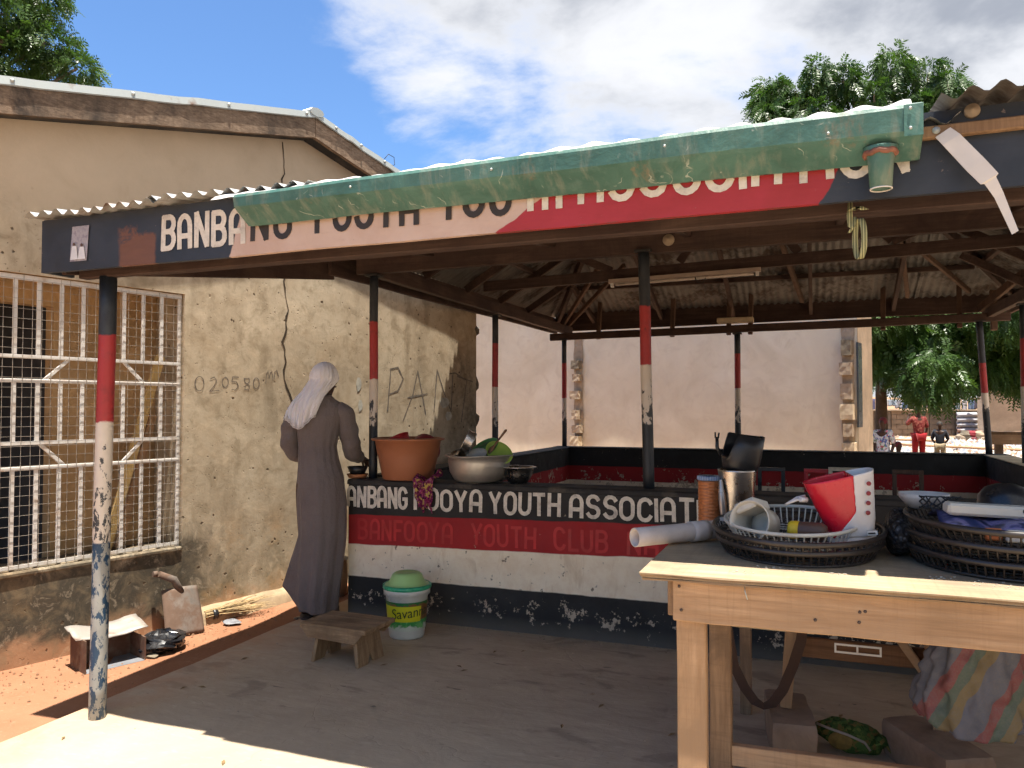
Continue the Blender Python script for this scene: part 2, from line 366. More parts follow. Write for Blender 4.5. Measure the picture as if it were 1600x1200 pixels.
def wood(name, c0, c1, axis='X', sc=1, rough=.75, dark=None, knots=True):
    m = Mat(name); p = m.pos()
    s = {'X': (.55, 9, 9), 'Y': (9, .55, 9), 'Z': (9, 9, .55)}[axis]
    v = m.map(p, tuple(k * sc for k in s)); v = m.vadd(v, m.comb(m.m('MULTIPLY', m.rnd(), 17), m.m('MULTIPLY', m.rnd(), 9), 0))
    g = m.noise(v, 3.2, 8, .64, .9); fine = m.noise(v, 13, 5, .6, .3); big = m.noise(p, 2.2, 4, .6)
    col = m.ramp(g, [(.3, c0), (.5, tuple((a + b) / 2 for a, b in zip(c0, c1))), (.68, c1)])
    col = m.mix(m.mr(fine, .5, .75, 0, .4), col, tuple(k * .62 for k in c0))
    k = m.mr(big, .3, .7, .78, 1.14); k = m.m('MULTIPLY', k, m.mr(m.rnd(), 0, 1, .86, 1.1))
    col = m.mix(1, col, m.comb(k, k, k), 'MULTIPLY')
    if knots:
        kn = m.mr(m.vor(m.map(p, tuple(q * .32 * sc for q in s)), 1.6), .02, .085, .7, 0); col = m.mix(kn, col, tuple(q * .35 for q in c0))
    sp = m.noise(m.map(p, tuple(k * .35 for k in s)), 40, 4, .7); col = m.mix(m.mr(sp, .5, .72, 0, .35), col, tuple(k * .55 for k in c0)); saw = m.noise(m.map(p, {'X': (1, .05, .05), 'Y': (.05, 1, .05), 'Z': (.05, .05, 1)}[axis]), 95, 2, .6); col = m.mix(m.mr(saw, .52, .7, 0, .22), col, tuple(k * .6 for k in c0))
    if dark: col = m.mix(m.mr(m.noise(m.map(p, loc=(3, 1, 8)), 2.4, 7, .68, .5), .46, .64, 0, .9), col, dark)
    return m.out(col, rough, m.bump(m.m('ADD', g, m.m('MULTIPLY', fine, .5)), .4, .005), spec=.3)
def metal_sheet(name, c, rust=.3, rough=.42, metal=.75, rustc=(.20, .095, .05), sc=2.5):
    m = Mat(name); p = m.pos(); a = m.noise(p, sc, 6, .62, .4); b = m.noise(p, 14, 6, .65)
    col = m.mix(m.mr(b, .35, .7, 0, .5), c, tuple(k * .72 for k in c))
    r = m.mr(m.m('ADD', a, m.m('MULTIPLY', b, .35)), .82 - rust * .5, .95 - rust * .45, 0, .92)
    col = m.mix(r, col, m.mix(b, rustc, tuple(k * .5 for k in rustc)))
    return m.out(col, m.m('ADD', m.mr(b, .3, .7, rough - .08, rough + .14), m.m('MULTIPLY', r, .35)), m.bump(b, .2, .003), m.m('MULTIPLY', m.m('SUBTRACT', 1, r), metal), .5)
def fascia_mat():
    m = Mat('striped_fascia_paint'); p = m.pos(); x, y, z = m.sep(p); n = m.noise(p, 5, 7, .65, .4); f = m.noise(m.map(p, (.5, 3, 3)), 16, 6, .62)
    w = m.m('MULTIPLY', m.m('SUBTRACT', m.noise(p, 9, 4), .5), .05)
    sl = m.m('ADD', x, w)
    s1 = m.m('SUBTRACT', sl, m.m('MULTIPLY', m.m('SUBTRACT', z, 2.0), .25))
    s2 = m.m('SUBTRACT', sl, m.m('MULTIPLY', m.m('SUBTRACT', z, 2.0), 1.6))
    s3 = m.m('SUBTRACT', sl, m.m('MULTIPLY', m.m('SUBTRACT', z, 2.0), .55))
    navy = m.mix(m.mr(n, .4, .65, 0, .7), (.022, .027, .036), (.042, .05, .066))
    pinkw = m.mix(m.mr(n, .4, .66, 0, .7), (.60, .44, .36), (.50, .335, .26)); pinkw = m.mix(m.mr(f, .62, .75, 0, .5), pinkw, (.36, .22, .16))
    red = m.mix(m.mr(n, .4, .66, 0, .6), (.40, .028, .034), (.30, .024, .028))
    brown = m.mix(f, (.12, .055, .035), (.2, .085, .05))
    col = m.mix(m.m('MULTIPLY', m.mr(sl, -2.79, -2.775), m.m('MULTIPLY', m.mr(sl, -2.57, -2.585), m.mr(m.m('ADD', z, m.mr(n, .3, .7, -.06, .06)), 2.17, 2.15))), navy, brown)
    col = m.mix(m.mr(s1, -2.195, -2.19), col, pinkw); col = m.mix(m.mr(s2, -1.055, -1.05), col, red)
    col = m.mix(m.mr(s3, .012, .017), col, navy)
    ed = m.mr(m.m('ADD', z, m.mr(f, .3, .7, -.01, .012)), 2.008, 2.016, 1, 0); col = m.mix(m.m('MULTIPLY', ed, m.mr(x, -1.4, -.9)), col, brown)
    col = m.mix(m.mr(m.noise(p, 30, 5, .7), .69, .73, 0, .7), col, (.26, .2, .16))
    return m.out(col, m.mr(n, .3, .7, .42, .62), m.bump(f, .25, .004), spec=.45)
def gutter_mat():
    m = Mat('green_painted_gutter'); p = m.pos(); n = m.noise(p, 4, 6, .62, .5); f = m.noise(p, 20, 5, .6); x, y, z = m.sep(p)
    col = m.mix(m.mr(n, .35, .65), (.038, .105, .083), (.075, .175, .142)); col = m.mix(m.mr(f, .55, .75, 0, .5), col, (.13, .225, .19))
    dust = m.noise(m.map(p, (3, 1, .6)), 7, 6, .65, .3); col = m.mix(m.mr(dust, .5, .7, 0, .55), col, (.25, .27, .21))
    for k, (lo, r) in enumerate((((4, 4, 1), .5), ((9, 2, 3), -.8), ((1, 7, 5), 1.4))):
        ln = m.wave(m.map(p, rot=(0, r, .2), loc=lo), 4.5, 7, 3, dsc=2.2); sc = m.m('MULTIPLY', m.mr(ln, .992, .998, 0, .6), m.mr(m.noise(m.map(p, loc=lo), 9, 3), .60, .66)); col = m.mix(sc, col, (.50, .54, .47))
    ru = m.mr(m.noise(m.map(p, (1.3, 1, .5), loc=(4, 4, 1)), 3.6, 6, .66), .60, .70, 0, .85); col = m.mix(ru, col, m.mix(f, (.22, .12, .065), (.33, .20, .11)))
    return m.out(col, m.mr(f, .3, .7, .36, .6), m.bump(m.m('ADD', n, m.m('MULTIPLY', f, .3)), .5, .014), spec=.4)
def leaf_mat(name, c0, c1):
    m = Mat(name); p = m.pos(); n = m.noise(p, 1.6, 4, .6); f = m.noise(p, 30, 2)
    col = m.mix(m.mr(n, .35, .65), c0, c1); col = m.mix(m.mr(f, .5, .75, 0, .5), col, tuple(min(1, k * 1.5) for k in c1))
    mt = m.out(col, .42, spec=.45); tr = m.new('ShaderNodeBsdfTranslucent'); m.put(tr.inputs[0], m.mix(1, col, (1.2, 1.35, .55), 'MULTIPLY'))
    mx = m.new('ShaderNodeMixShader'); mx.inputs[0].default_value = .32; o = m.n['Material Output']
    m.l.new(m.b.outputs[0], mx.inputs[1]); m.l.new(tr.outputs[0], mx.inputs[2]); m.l.new(mx.outputs[0], o.inputs[0]); return mt
def fabric(name, c, sc=120, var=.18, fold=None, rough=.9):
    m = Mat(name); p = m.pos(); n = m.noise(p, 5, 5, .6); w = m.noise(p, sc, 3)
    k = m.m('ADD', m.mr(n, .3, .7, 1 - var, 1 + var), m.mr(w, .3, .7, -.08, .08))
    return m.out(m.mix(1, c, m.comb(k, k, k), 'MULTIPLY'), rough, m.bump(w, .25, .002), spec=.15, Sheen_Weight=.15)
def pattern(name, cols, sc=20):
    m = Mat(name); p = m.pos(); v = m.vorc(p, sc); n = m.noise(p, sc * .8, 4, .6, 1)
    r = m.sep(v)[0]; st = [(i / len(cols), c) for i, c in enumerate(cols)]
    return m.out(m.mix(m.mr(n, .5, .56), m.ramp(r, st, 'CONSTANT'), cols[0]), .9, spec=.15)

CONC = concrete_mat(); EARTH = earth_mat(); PL1 = plaster_old(); PL2 = plaster_new()
PLIN = plain_plaster('tan_inner_plaster', (.50, .33, .17)); PLSIDE = plain_plaster('pale_side_plaster', (.66, .54, .40))
BLOCK = plain_plaster('sandcrete_block', (.40, .31, .22), 6); BLOCKL = plain_plaster('pale_sandcrete_block', (.62, .50, .34), 6); DARKBLK = plain_plaster('mouldy_block', (.20, .165, .12), 8)
WOUT = wall_paint('banded_wall_paint'); WIN = wall_paint('peeling_inner_wall_paint', True)
CAPM = simple('black_wall_cap', (.033, .031, .03), .7, .3, 9, spec=.25, dirt=(.16, .13, .10))
DWX = wood('dark_stained_timber_x', (.045, .026, .020), (.10, .06, .046), 'X', dark=(.035, .018, .015)); DWY = wood('dark_stained_timber_y', (.045, .026, .020), (.10, .06, .046), 'Y', dark=(.035, .018, .015))
DWL = wood('paler_strut_timber', (.08, .045, .03), (.15, .09, .06), 'Z')
TABX = wood('raw_timber_x', (.40, .235, .125), (.56, .36, .21), 'X', .8, dark=(.34, .215, .125)); TABZ = wood('raw_timber_z', (.37, .215, .11), (.53, .335, .19), 'Z', .8, dark=(.30, .19, .11)); TABY = wood('raw_timber_y', (.40, .24, .12), (.55, .36, .2), 'Y', .8)
TABD = wood('old_timber_z', (.20, .115, .06), (.38, .235, .13), 'Z', .8, dark=(.14, .09, .055))
PLY = wood('weathered_plywood', (.34, .25, .155), (.49, .37, .235), 'X', .6, dark=(.23, .175, .125), knots=False)
STOOLW = wood('grey_worn_timber', (.20, .125, .07), (.40, .28, .165), 'X', 1.3, dark=(.13, .085, .05))
OLDB = wood('weathered_bargeboard', (.13, .08, .05), (.36, .26, .18), 'Y', 2.2, dark=(.035, .027, .022), knots=False)
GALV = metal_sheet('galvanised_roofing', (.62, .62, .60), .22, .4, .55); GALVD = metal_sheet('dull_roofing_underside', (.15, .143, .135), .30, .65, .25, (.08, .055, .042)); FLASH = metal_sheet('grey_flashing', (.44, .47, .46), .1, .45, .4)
FASC = fascia_mat(); GUT = gutter_mat()
WHITEM = simple('white_bar_paint', (.68, .65, .61), .5, .1, 20, dirt=(.42, .30, .2)); WIRE = simple('pale_wire', (.36, .32, .27), .5, .1, 20, .3)
LETW = simple('cream_lettering', (.70, .64, .55), .65, .16, 46, dirt=(.26, .22, .19)); LETR = simple('brighter_red_lettering', (.46, .022, .024), .5, .25, 9); LETB = simple('black_lettering', (.04, .032, .03), .6, .2, 14)
CHAR = simple('charcoal_scrawl', (.15, .125, .10), .9, .3, 40); CRACK = simple('crack_shadow_gap', (.05, .035, .022), 1, .2, 20); BLUEP = simple('blue_chalk', (.30, .42, .46), .9, .2, 30)
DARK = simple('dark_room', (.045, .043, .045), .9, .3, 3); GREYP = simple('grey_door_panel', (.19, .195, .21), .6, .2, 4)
BARK = plain_plaster('bark', (.13, .095, .065), 9)
SKIN = simple('dark_skin', (.055, .027, .017), .5, .15, 20); 

# ---------------------------------------------------------------- ground
def ground():
    mb = MB()
    def fn(u, v):
        s = lambda k: (abs(k) ** 2.4) * math.copysign(1, k)
        x = -1 + s(u * 2 - 1) * 420; y = 5 + s(v * 2 - 1) * 420
        near = max(0, 1 - math.hypot(x + 3.6, y - 4) / 9)
        z = -.075 + .018 * nz(x * 1.7, y * 1.7) * near + .006 * nz(x * 7, y * 7) * near
        if y > 11: z -= min(.16, (y - 11) * .02)
        dw = (x + 4.24) * .971 - (y - 3.118) * .2395       # distance from the house wall
        if 0 < dw < .5 and y > 4.4: z += .05 * (1 - dw / .5) * min(1, (y - 4.4))
        return (x, y, z)
    mb.grid(fn, 150, 150); tag(mb.build('ground', EARTH), 'red earth ground', kind='structure')
    mb = MB()
    def edge(y): return -3.205 + .018 * nz(y * 1.3, 3) + .01 * nz(y * 6, 1)
    ys = [-3 + .14 * i for i in range(95)]
    vs = []; fs = []
    for y in ys:
        e = edge(y); vs += [(e, y, -.2), (e, y, -.012), (e + .014, y, 0), (4.2, y, 0)]
    for i in range(len(ys) - 1):
        for k in range(3): fs.append((i*4+k, i*4+k+1, i*4+5+k, i*4+4+k))
    mb.add(vs, [f[::-1] for f in fs]); tag(mb.build('concrete_floor', CONC), 'worn concrete slab under and before the shelter', kind='structure')
ground()

# ---------------------------------------------------------------- stroke lettering
def arc(cx, cy, rx, ry, a0, a1, n=7): return [(cx + rx * math.cos(R(a0 + (a1-a0)*i/n)), cy + ry * math.sin(R(a0 + (a1-a0)*i/n))) for i in range(n + 1)]
def glyphs():
    g = {}
    g['A'] = [[(0,0),(0,.62)] + arc(.27,.68,.27,.32,180,0,8) + [(.54,.62),(.54,0)], [(0,.36),(.54,.36)]]
    g['B'] = [[(0,0),(0,1)], [(0,1)] + arc(.3,.77,.22,.23,90,-90,7) + [(0,.54)], [(0,.54)] + arc(.3,.27,.26,.27,90,-90,7) + [(0,0)]]
    g['N'] = [[(0,0),(0,1)], [(0,1),(.52,0)], [(.52,0),(.52,1)]]
    g['G'] = [arc(.28,.68,.27,.32,20,180,7) + arc(.28,.3,.27,.3,180,340,7) + [(.54,.46),(.32,.46)]]
    g['F'] = [[(0,0),(0,1),(.46,1)], [(0,.52),(.38,.52)]]
    o = arc(.28,.7,.28,.3,0,180,8) + arc(.28,.3,.28,.3,180,360,8); g['O'] = [o + [o[0]]]
    g['Y'] = [[(0,1),(.27,.46),(.54,1)], [(.27,.46),(.27,0)]]
    g['U'] = [[(0,1),(0,.3)] + arc(.27,.28,.27,.28,180,360,8) + [(.54,.3),(.54,1)]]
    g['T'] = [[(0,1),(.56,1)], [(.28,1),(.28,0)]]
    g['H'] = [[(0,0),(0,1)], [(.54,0),(.54,1)], [(0,.5),(.54,.5)]]
    g['S'] = [arc(.27,.75,.26,.25,20,250,8) + arc(.27,.25,.27,.25,80,-160,8)]
    g['C'] = [arc(.28,.7,.28,.3,20,180,7) + arc(.28,.3,.28,.3,180,340,7)]
    g['I'] = [[(0,0),(0,1)]]
    g['L'] = [[(0,1),(0,0),(.46,0)]]
    return g
GLY = glyphs(); ADV = {'I': .0, 'F': .46, 'L': .46}
def strip(mb, pts, t, to3, lift, wob=0):
    """flat mitred ribbon along 2-D points"""
    n = len(pts); P = [Vector(p) for p in pts]; closed = (P[0] - P[-1]).length < 1e-6
    vs = []
    for i in range(n):
        if closed: a = P[i-1] if i > 0 else P[n-2]; b = P[i+1] if i < n-1 else P[1]
        else: a = P[max(i-1,0)]; b = P[min(i+1,n-1)]
        d1 = (P[i] - a); d2 = (b - P[i])
        d1 = d1.normalized() if d1.length > 1e-9 else d2.normalized(); d2 = d2.normalized() if d2.length > 1e-9 else d1
        nn = Vector((-(d1+d2).y, (d1+d2).x)); nn = nn.normalized() if nn.length > 1e-6 else Vector((-d1.y, d1.x))
        k = 1 / max(.45, nn.dot(Vector((-d1.y, d1.x)))); tt = t / 2 * (1 + wob * random.uniform(-1, 1))
        e = Vector((0, 0))
        if not closed and i == 0: e = -d2 * t * .3
        if not closed and i == n-1: e = d1 * t * .3
        vs += [to3(P[i] + e + nn * tt * k, lift), to3(P[i] + e - nn * tt * k, lift)]
    mb.add(vs, [(2*i, 2*i+1, 2*i+3, 2*i+2) for i in range(n - 1)])
def write(mb, word, x0, x1, h, th, to3, stencil=False, lift=.002):
    gap = .27 if not stencil else .30
    w = [ADV.get(c, .55) for c in word]; tot = sum(w) + gap * (len(word) - 1); sx = (x1 - x0) / tot; x = 0; li = 0
    for c, cw in zip(word, w):
        jx = random.uniform(-.025, .025); jr = random.uniform(-.035, .035); jy = random.uniform(-.03, .02); jh = random.uniform(.96, 1.03)
        for st in GLY[c]:
            pts = [(x0 + (x + px + jx + py * jr) * sx, (py * jh + jy) * h) for px, py in st]
            parts = [pts]
            if stencil and len(pts) > 2:
                k = len(pts) // 2
                def lerp(a, b, q): return (a[0] + (b[0]-a[0]) * q, a[1] + (b[1]-a[1]) * q)
                parts = [pts[:k] + [lerp(pts[k-1], pts[k], .6)], [lerp(pts[k], pts[k+1] if k+1 < len(pts) else pts[k], .35)] + pts[k+1:]]
            for q in parts:
                if len(q) < 2: continue
                strip(mb, q, th, to3, lift + .0004 * (li % 5), .06); li += 1
        x += cw + gap
    return mb

# ---------------------------------------------------------------- pavilion
PITCH, AMP = .076, .0095
def corr_sheet(name, parent, mat, P, x0, x1, y0f, y1f, rows=3, amp=AMP, phase=0, ragged=0, lift=0):
    """corrugated sheet; P(a, b) maps along-eave a and up-slope b to a point and its normal"""
    n = max(8, int((x1 - x0) / PITCH * 6)); mb = MB(); vs = []
    for i in range(n + 1):
        a = x0 + (x1 - x0) * i / n; c = math.sin(2 * math.pi * (a + phase) / PITCH) * amp
        b0, b1 = y0f(a), y1f(a)
        for j in range(rows + 1):
            b = b0 + (b1 - b0) * j / rows; p, nn = P(a, b)
            e = (ragged * nz(a * 3.1, 5.5) + ragged * .6 * nz(a * 9, 2)) * (1 - j / rows) ** 2
            vs.append(p + nn * (c + lift + e))
    w = rows + 1
    mb.add(vs, [(i*w+j, (i+1)*w+j, (i+1)*w+j+1, i*w+j+1) for i in range(n) for j in range(rows)], True)
    return mb.build(name, mat, parent)

XL, XR, YF, YB = -2.87, 1.72, 4.80, 9.33            # post lines
WT = .912                                            # low wall height
def pavilion():
    pv = thing('pavilion', (-.58, 6.5, 0), 'open roadside shelter with striped posts, low painted wall and tin roof', 'shelter')
    # --- low walls
    def wall(name, lo, hi, mats):
        mb = MB(); x0, y0, z0 = lo; x1, y1, z1 = hi
        return mb.box(lo, hi).build(name, mats, pv, bevel=.008)
    fw = wall('front_wall', (XL - .10, 4.64, -.05), (XR + .13, 4.90, WT - .03), WOUT)
    mb = MB()
    def capf(u, v):
        x = XL - .105 + (XR - XL + .24) * u; t = v * 5; dz = .004 * nz(x * 4, 9)
        P = [(4.637, WT - .034), (4.638, WT - .01), (4.652, WT), (4.888, WT - .002), (4.902, WT - .012), (4.903, WT - .034)][int(round(t))]
        return (x, P[0], P[1] + dz)
    mb.grid(capf, 60, 5, False); cp = mb.build('wall_cap', CAPM, fw)
    bw = wall('back_wall', (XL - .10, 9.2, -.05), (XR + .13, 9.42, WT), WIN)
    lw = wall('side_wall', (XL - .10, 4.905, -.05), (XL + .1, 9.195, WT - .004), WIN)
    rw = wall('side_wall', (XR - .09, 4.905, -.05), (XR + .13, 9.195, WT - .004), WIN)
    for (lo, hi) in (((XL - .11, 9.19, WT + .001), (XR + .14, 9.43, WT + .012)), ((XL - .11, 4.91, WT), (XL + .11, 9.185, WT + .009)), ((XR - .1, 4.91, WT), (XR + .14, 9.185, WT + .009))):
        MB().box(lo, hi).build('wall_coping', CAPM if lo[0] < 0 and hi[1] > 9.3 else BLOCKL if lo[0] > 0 else CAPM, pv, bevel=.004)
    # --- lettering on the front wall
    to3 = lambda p, l: (p[0], 4.64 - l, p[1])
    for wd, a, b in (('ANBANG', -2.965, -2.505), ('FOOYA', -2.45, -1.976), ('YOUTH', -1.915, -1.45), ('ASSOCIATION', -1.385, -.40)):
        mb = MB(); write(mb, wd, a, b - .012, .127, .0235, lambda p, l: to3((p[0], p[1] + .737 + .002 * (p[0] + 2)), l)); mb.build('white_lettering', LETW, fw)
    for wd, a, b in (('BANFOOYA', -2.88, -2.19), ('YOUTH', -2.045, -1.62), ('CLUB', -1.485, -1.165), ('NA', -1.03, -.86)):
        mb = MB(); write(mb, wd, a, b, .125, .0195, lambda p, l: to3((p[0], p[1] + .522 + .016 * (p[0] + 2.5) * .6), l)); mb.build('red_lettering', LETR, fw)
    # --- posts
    def post(x, y, z0, z1, r, zs, seed, lean=(0, 0), blue=False, flange=True):
        mb = MB(); pts = []
        for i in range(13):
            k = i / 12; pts.append((x + lean[0] * k + .004 * nz(k * 3, seed), y + lean[1] * k + .004 * nz(k * 3, seed + 5), z0 + (z1 - z0) * k))
        mb.tube(pts, r, 18); o = mb.build('post', post_paint('post_paint_%d' % seed, zs, seed, blue), pv)
        if flange: MB().box((x + lean[0] - .05, y + lean[1] - .05, z1 - .01), (x + lean[0] + .05, y + lean[1] + .05, z1 + .004)).build('top_plate', CAPM, o)
        return o
    post(-3.036, 2.695, -.03, 2.0, .037, (1.73, 1.335, .79), 1, (.028, 0), True, False)
    post(XL, YF, WT - .02, 2.33, .030, (2.0, 1.60, 1.27), 2)
    post(-.935, YF - .02, WT - .02, 2.36, .034, (2.02, 1.66, 1.30), 3, (-.025, 0))
    post(XL, 7.06, WT, 2.3, .030, (2.02, 1.60, 1.22), 4); post(XL, YB, WT, 2.25, .030, (1.95, 1.52, 1.22), 5)
    post(-.80, YB, WT, 2.25, .034, (2.02, 1.62, 1.23), 6); post(1.69, YB, WT, 2.3, .032, (1.86, 1.55, 1.36), 7, (-.07, 0))
    post(XR, 7.95, WT, 2.3, .034, (2.0, 1.58, 1.2), 8); post(2.6, 2.695, -.03, 2.0, .037, (1.73, 1.335, .79), 9); post(XR, YF, WT, 2.33, .030, (2, 1.6, 1.2), 10)
    # --- timber
    def beam(name, a, b, w, h, mat, jit=.003, par=pv):
        L = (Vector(b) - Vector(a)).length
        return MB().beam(a, b, w, h, n=max(1, int(L / .6)), jit=jit).build(name, mat, par, bevel=.004)
    beam('wall_plate', (-3.0, YF, 2.405), (2.05, YF, 2.42), .055, .13, DWX)
    beam('wall_plate', (-3.05, YB, 2.275), (1.9, YB, 2.335), .06, .085, DWX)
    beam('wall_plate', (XL, 4.84, 2.37), (XL, 9.6, 2.37), .06, .10, DWY); beam('wall_plate', (XR, 4.84, 2.38), (XR, 9.6, 2.38), .06, .10, DWY)
    beam('eave_board', (-3.12, 4.62, 2.42), (-3.12, 9.80, 2.46), .03, .20, DWY); beam('eave_board', (1.97, 4.62, 2.45), (1.97, 9.80, 2.5), .03, .20, DWY)
    beam('eave_board', (-3.1, 9.72, 2.50), (2.0, 9.72, 2.55), .03, .235, DWX)
    # porch frame
    beam('porch_beam', (-3.16, 2.69, 2.045), (2.75, 2.69, 2.06), .05, .10, DWX)
    beam('porch_rail', (-3.10, 3.02, 2.10), (2.75, 3.02, 2.12), .05, .075, DWX)
    beam('rake_board', (-3.19, 2.60, 2.10), (-3.15, 4.70, 2.395), .028, .19, DWY); beam('rake_board', (2.78, 2.60, 2.12), (2.78, 4.70, 2.395), .028, .19, DWY)
    for x in (-2.4, -1.55, -.7, .15, 1.0, 1.85): beam('porch_rafter', (x, 2.62, 2.175), (x + random.uniform(-.02, .02), 4.82, 2.475), .045, .085, DWY)
    # main roof frame: hip roof with a short ridge
    EZ, RZ, YM = 2.585, 3.42, 7.14; RX0, RX1 = -1.78, .58; X0, X1, Y0, Y1 = -3.14, 2.0, 4.56, 9.76
    beam('ridge_beam', (RX0, YM, RZ - .07), (RX1, YM, RZ - .07), .045, .1, DWX)
    tie = beam('tie_beam', (-3.0, YM - .05, 2.585), (1.95, YM - .05, 2.715), .05, .10, DWX)
    for cx, cy, rx in ((X0, Y0, RX0), (X0, Y1, RX0), (X1, Y0, RX1), (X1, Y1, RX1)):
        beam('hip_rafter', (cx + .08, cy + (.08 if cy < 7 else -.08), EZ - .055), (rx, YM, RZ - .06), .045, .1, DWY)
    def plane(a0, a1, q):   # eave from a0 to a1, ridge point q gives the slope
        a0 = Vector(a0); d = (Vector(a1) - a0).normalized(); L = (Vector(a1) - a0).length; up = Vector(q) - a0; up -= d * up.dot(d); H = up.length; up.normalize()
        nn = d.cross(up); nn = nn if nn.z > 0 else -nn
        return (lambda a, b: (a0 + d * a + up * b, nn)), L, H
    def slope(a0, a1, q, t0, t1, mat, edge_in, sname='roof_sheet'):
        P, L, H = plane(a0, a1, q)
        top = lambda a: H * max(0, min(1, a / max(t0, 1e-3), (L - a) / max(L - t1, 1e-3)))
        a = 0; k = 0
        while a < L - .02:
            b = min(L, a + .70); corr_sheet(sname, pv, mat, P, a, min(L, b + .04), lambda q_: -.06, lambda q_: top(q_), 3, phase=random.uniform(0, .07), lift=.012 + .004 * (k % 2)); a = b; k += 1
        for fr in (.30, .62):       # purlins under the sheet
            b = H * fr; lo = t0 * fr; hi = L - (L - t1) * fr
            p0, nn = P(lo + .05, b); p1, _ = P(hi - .05, b); beam('purlin', p0 - nn * .028, p1 - nn * .028, .05, .05, DWX if abs((p1 - p0).x) > abs((p1 - p0).y) else DWY, 0)
        a = .55
        while a < L - .4:           # rafters
            hb = top(a) - .05
            if hb > .3: p0, nn = P(a, .02); p1, _ = P(a, hb); beam('rafter', p0 - nn * .09, p1 - nn * .09, .04, .075, DWY)
            a += .86
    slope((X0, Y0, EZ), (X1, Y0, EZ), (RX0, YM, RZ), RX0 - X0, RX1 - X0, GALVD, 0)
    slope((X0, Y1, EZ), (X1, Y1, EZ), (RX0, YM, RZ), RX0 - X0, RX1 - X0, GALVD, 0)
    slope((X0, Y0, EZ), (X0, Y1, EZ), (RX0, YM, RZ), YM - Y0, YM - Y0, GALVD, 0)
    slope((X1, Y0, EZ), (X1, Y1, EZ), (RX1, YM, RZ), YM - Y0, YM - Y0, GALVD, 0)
    for cx, cy, rx in ((X0, Y0, RX0), (X0, Y1, RX0), (X1, Y0, RX1), (X1, Y1, RX1)):
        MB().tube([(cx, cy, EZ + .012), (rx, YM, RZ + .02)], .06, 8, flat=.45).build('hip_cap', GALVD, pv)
    MB().tube([(RX0 - .05, YM, RZ + .02), (RX1 + .05, YM, RZ + .02)], .05, 8, flat=.5).build('ridge_cap', GALV, pv)
    # king posts and struts
    for x in (RX0 + .02, -.6, RX1 - .02):
        beam('king_post', (x, YM - .04, 2.56), (x, YM - .04, RZ - .09), .06, .05, DWL)
    for x0, z0, x1, z1 in ((-1.72, 2.66, -2.45, 3.0), (-1.1, 2.7, -.66, 3.3), (-.1, 2.72, -.54, 3.3), (.62, 2.76, 1.25, 3.0), (.62, 2.76, .2, 3.25)):
        beam('strut', (x0, YM - .06, z0), (x1, YM - .06, z1), .035, .07, DWX)
    for x in (-2.45, -1.55, -.9, -.66, .72, 1.45):
        beam('hanger', (x, YB + .05, 2.24), (x + .01, YB + .12, 2.74), .05, .04, DWL, 0)
    for x in (-.28, .78):
        beam('strut', (x, 8.1, 3.05), (x + .18, 9.35, 2.6), .04, .07, DWL)
    beam('strut', (1.62, 9.3, 2.42), (1.95, 8.3, 2.75), .04, .08, DWL); beam('strut', (1.55, 9.4, 2.62), (.9, 8.3, 2.95), .035, .05, DWL)
    beam('hanger', (1.76, 9.36, 2.2), (1.76, 9.40, 2.62), .06, .05, DWL, 0)
    beam('strut', (-2.86, 9.25, 2.42), (-2.1, 8.1, 2.9), .035, .06, DWL); beam('strut', (-2.8, 9.3, 2.42), (-1.9, 8.4, 2.95), .035, .05, DWL)
    MB().box((-1.02, 9.26, 2.375), (-.62, 9.40, 2.43)).build('packing_block', BLOCKL, pv, bevel=.006)
    # --- porch roof sheets, running down to the fascia
    P0 = Vector((-3.26, 2.475, 2.258)); P1 = Vector((-3.26, 4.82, 2.56)); up = (P1 - P0); H = up.length; up.normalize(); nn = Vector((1, 0, 0)).cross(up)
    PP = lambda a, b: (P0 + Vector((a, 0, 0)) + up * b, nn)
    a = 0; k = 0
    while a < 6.05:
        ov = -.01 if a < .9 else .03 if a < 3.3 else -.05
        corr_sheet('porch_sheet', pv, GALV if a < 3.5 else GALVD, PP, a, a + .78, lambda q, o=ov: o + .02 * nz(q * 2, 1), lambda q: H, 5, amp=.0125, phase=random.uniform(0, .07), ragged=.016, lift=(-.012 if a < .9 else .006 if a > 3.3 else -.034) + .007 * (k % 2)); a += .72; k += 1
    # crumpled lip of the sheets, folded down into the gutter
    mb = MB()
    def lip(u, v):
        x = -2.2 + 2.47 * u; t = v * 1.0; hgt = .012 + .020 * abs(nz(x * 2.1, 3)) + .014 * (.5 + .5 * math.sin(x * 2 * math.pi / .115 + 2 * nz(x * 1.5, 9))) * (.35 + .65 * u) + .010 * u
        zt = 2.222 + .026 * u; yy = 2.442 + .075 * t; return (x, yy, zt - .008 + (hgt + .008) * math.sin(min(1, t * 1.25) * math.pi / 2) + .004 * nz(x * 14, t * 4))
    mb.grid(lip, 170, 6); mb.build('sheet_lip', simple('bright_zinc', (.66, .65, .62), .5, .1, 20, .1, dirt=(.42, .38, .32)), pv)
    # --- fascia board with stencilled name
    mb = MB()
    def ff(u, v): x = -3.235 + 6.05 * u; return (x, 2.556 + .004 * nz(x * 1.3, 2), 2.005 + .012 * u * 2 + .238 * v + .003 * nz(x * 2, 7))
    mb.grid(ff, 60, 1, False); fa = mb.build('fascia_board', FASC, pv, solid=.022)
    MB().beam((-3.235, 2.545, 2.125), (-3.235, 2.70, 2.125), .02, .235).build('fascia_return', FASC, pv)
    lt = lambda dz: (lambda p, l: (p[0], 2.5445 - l, p[1] + dz + .012 * 2 * (p[0] + 3.235) / 6.05))
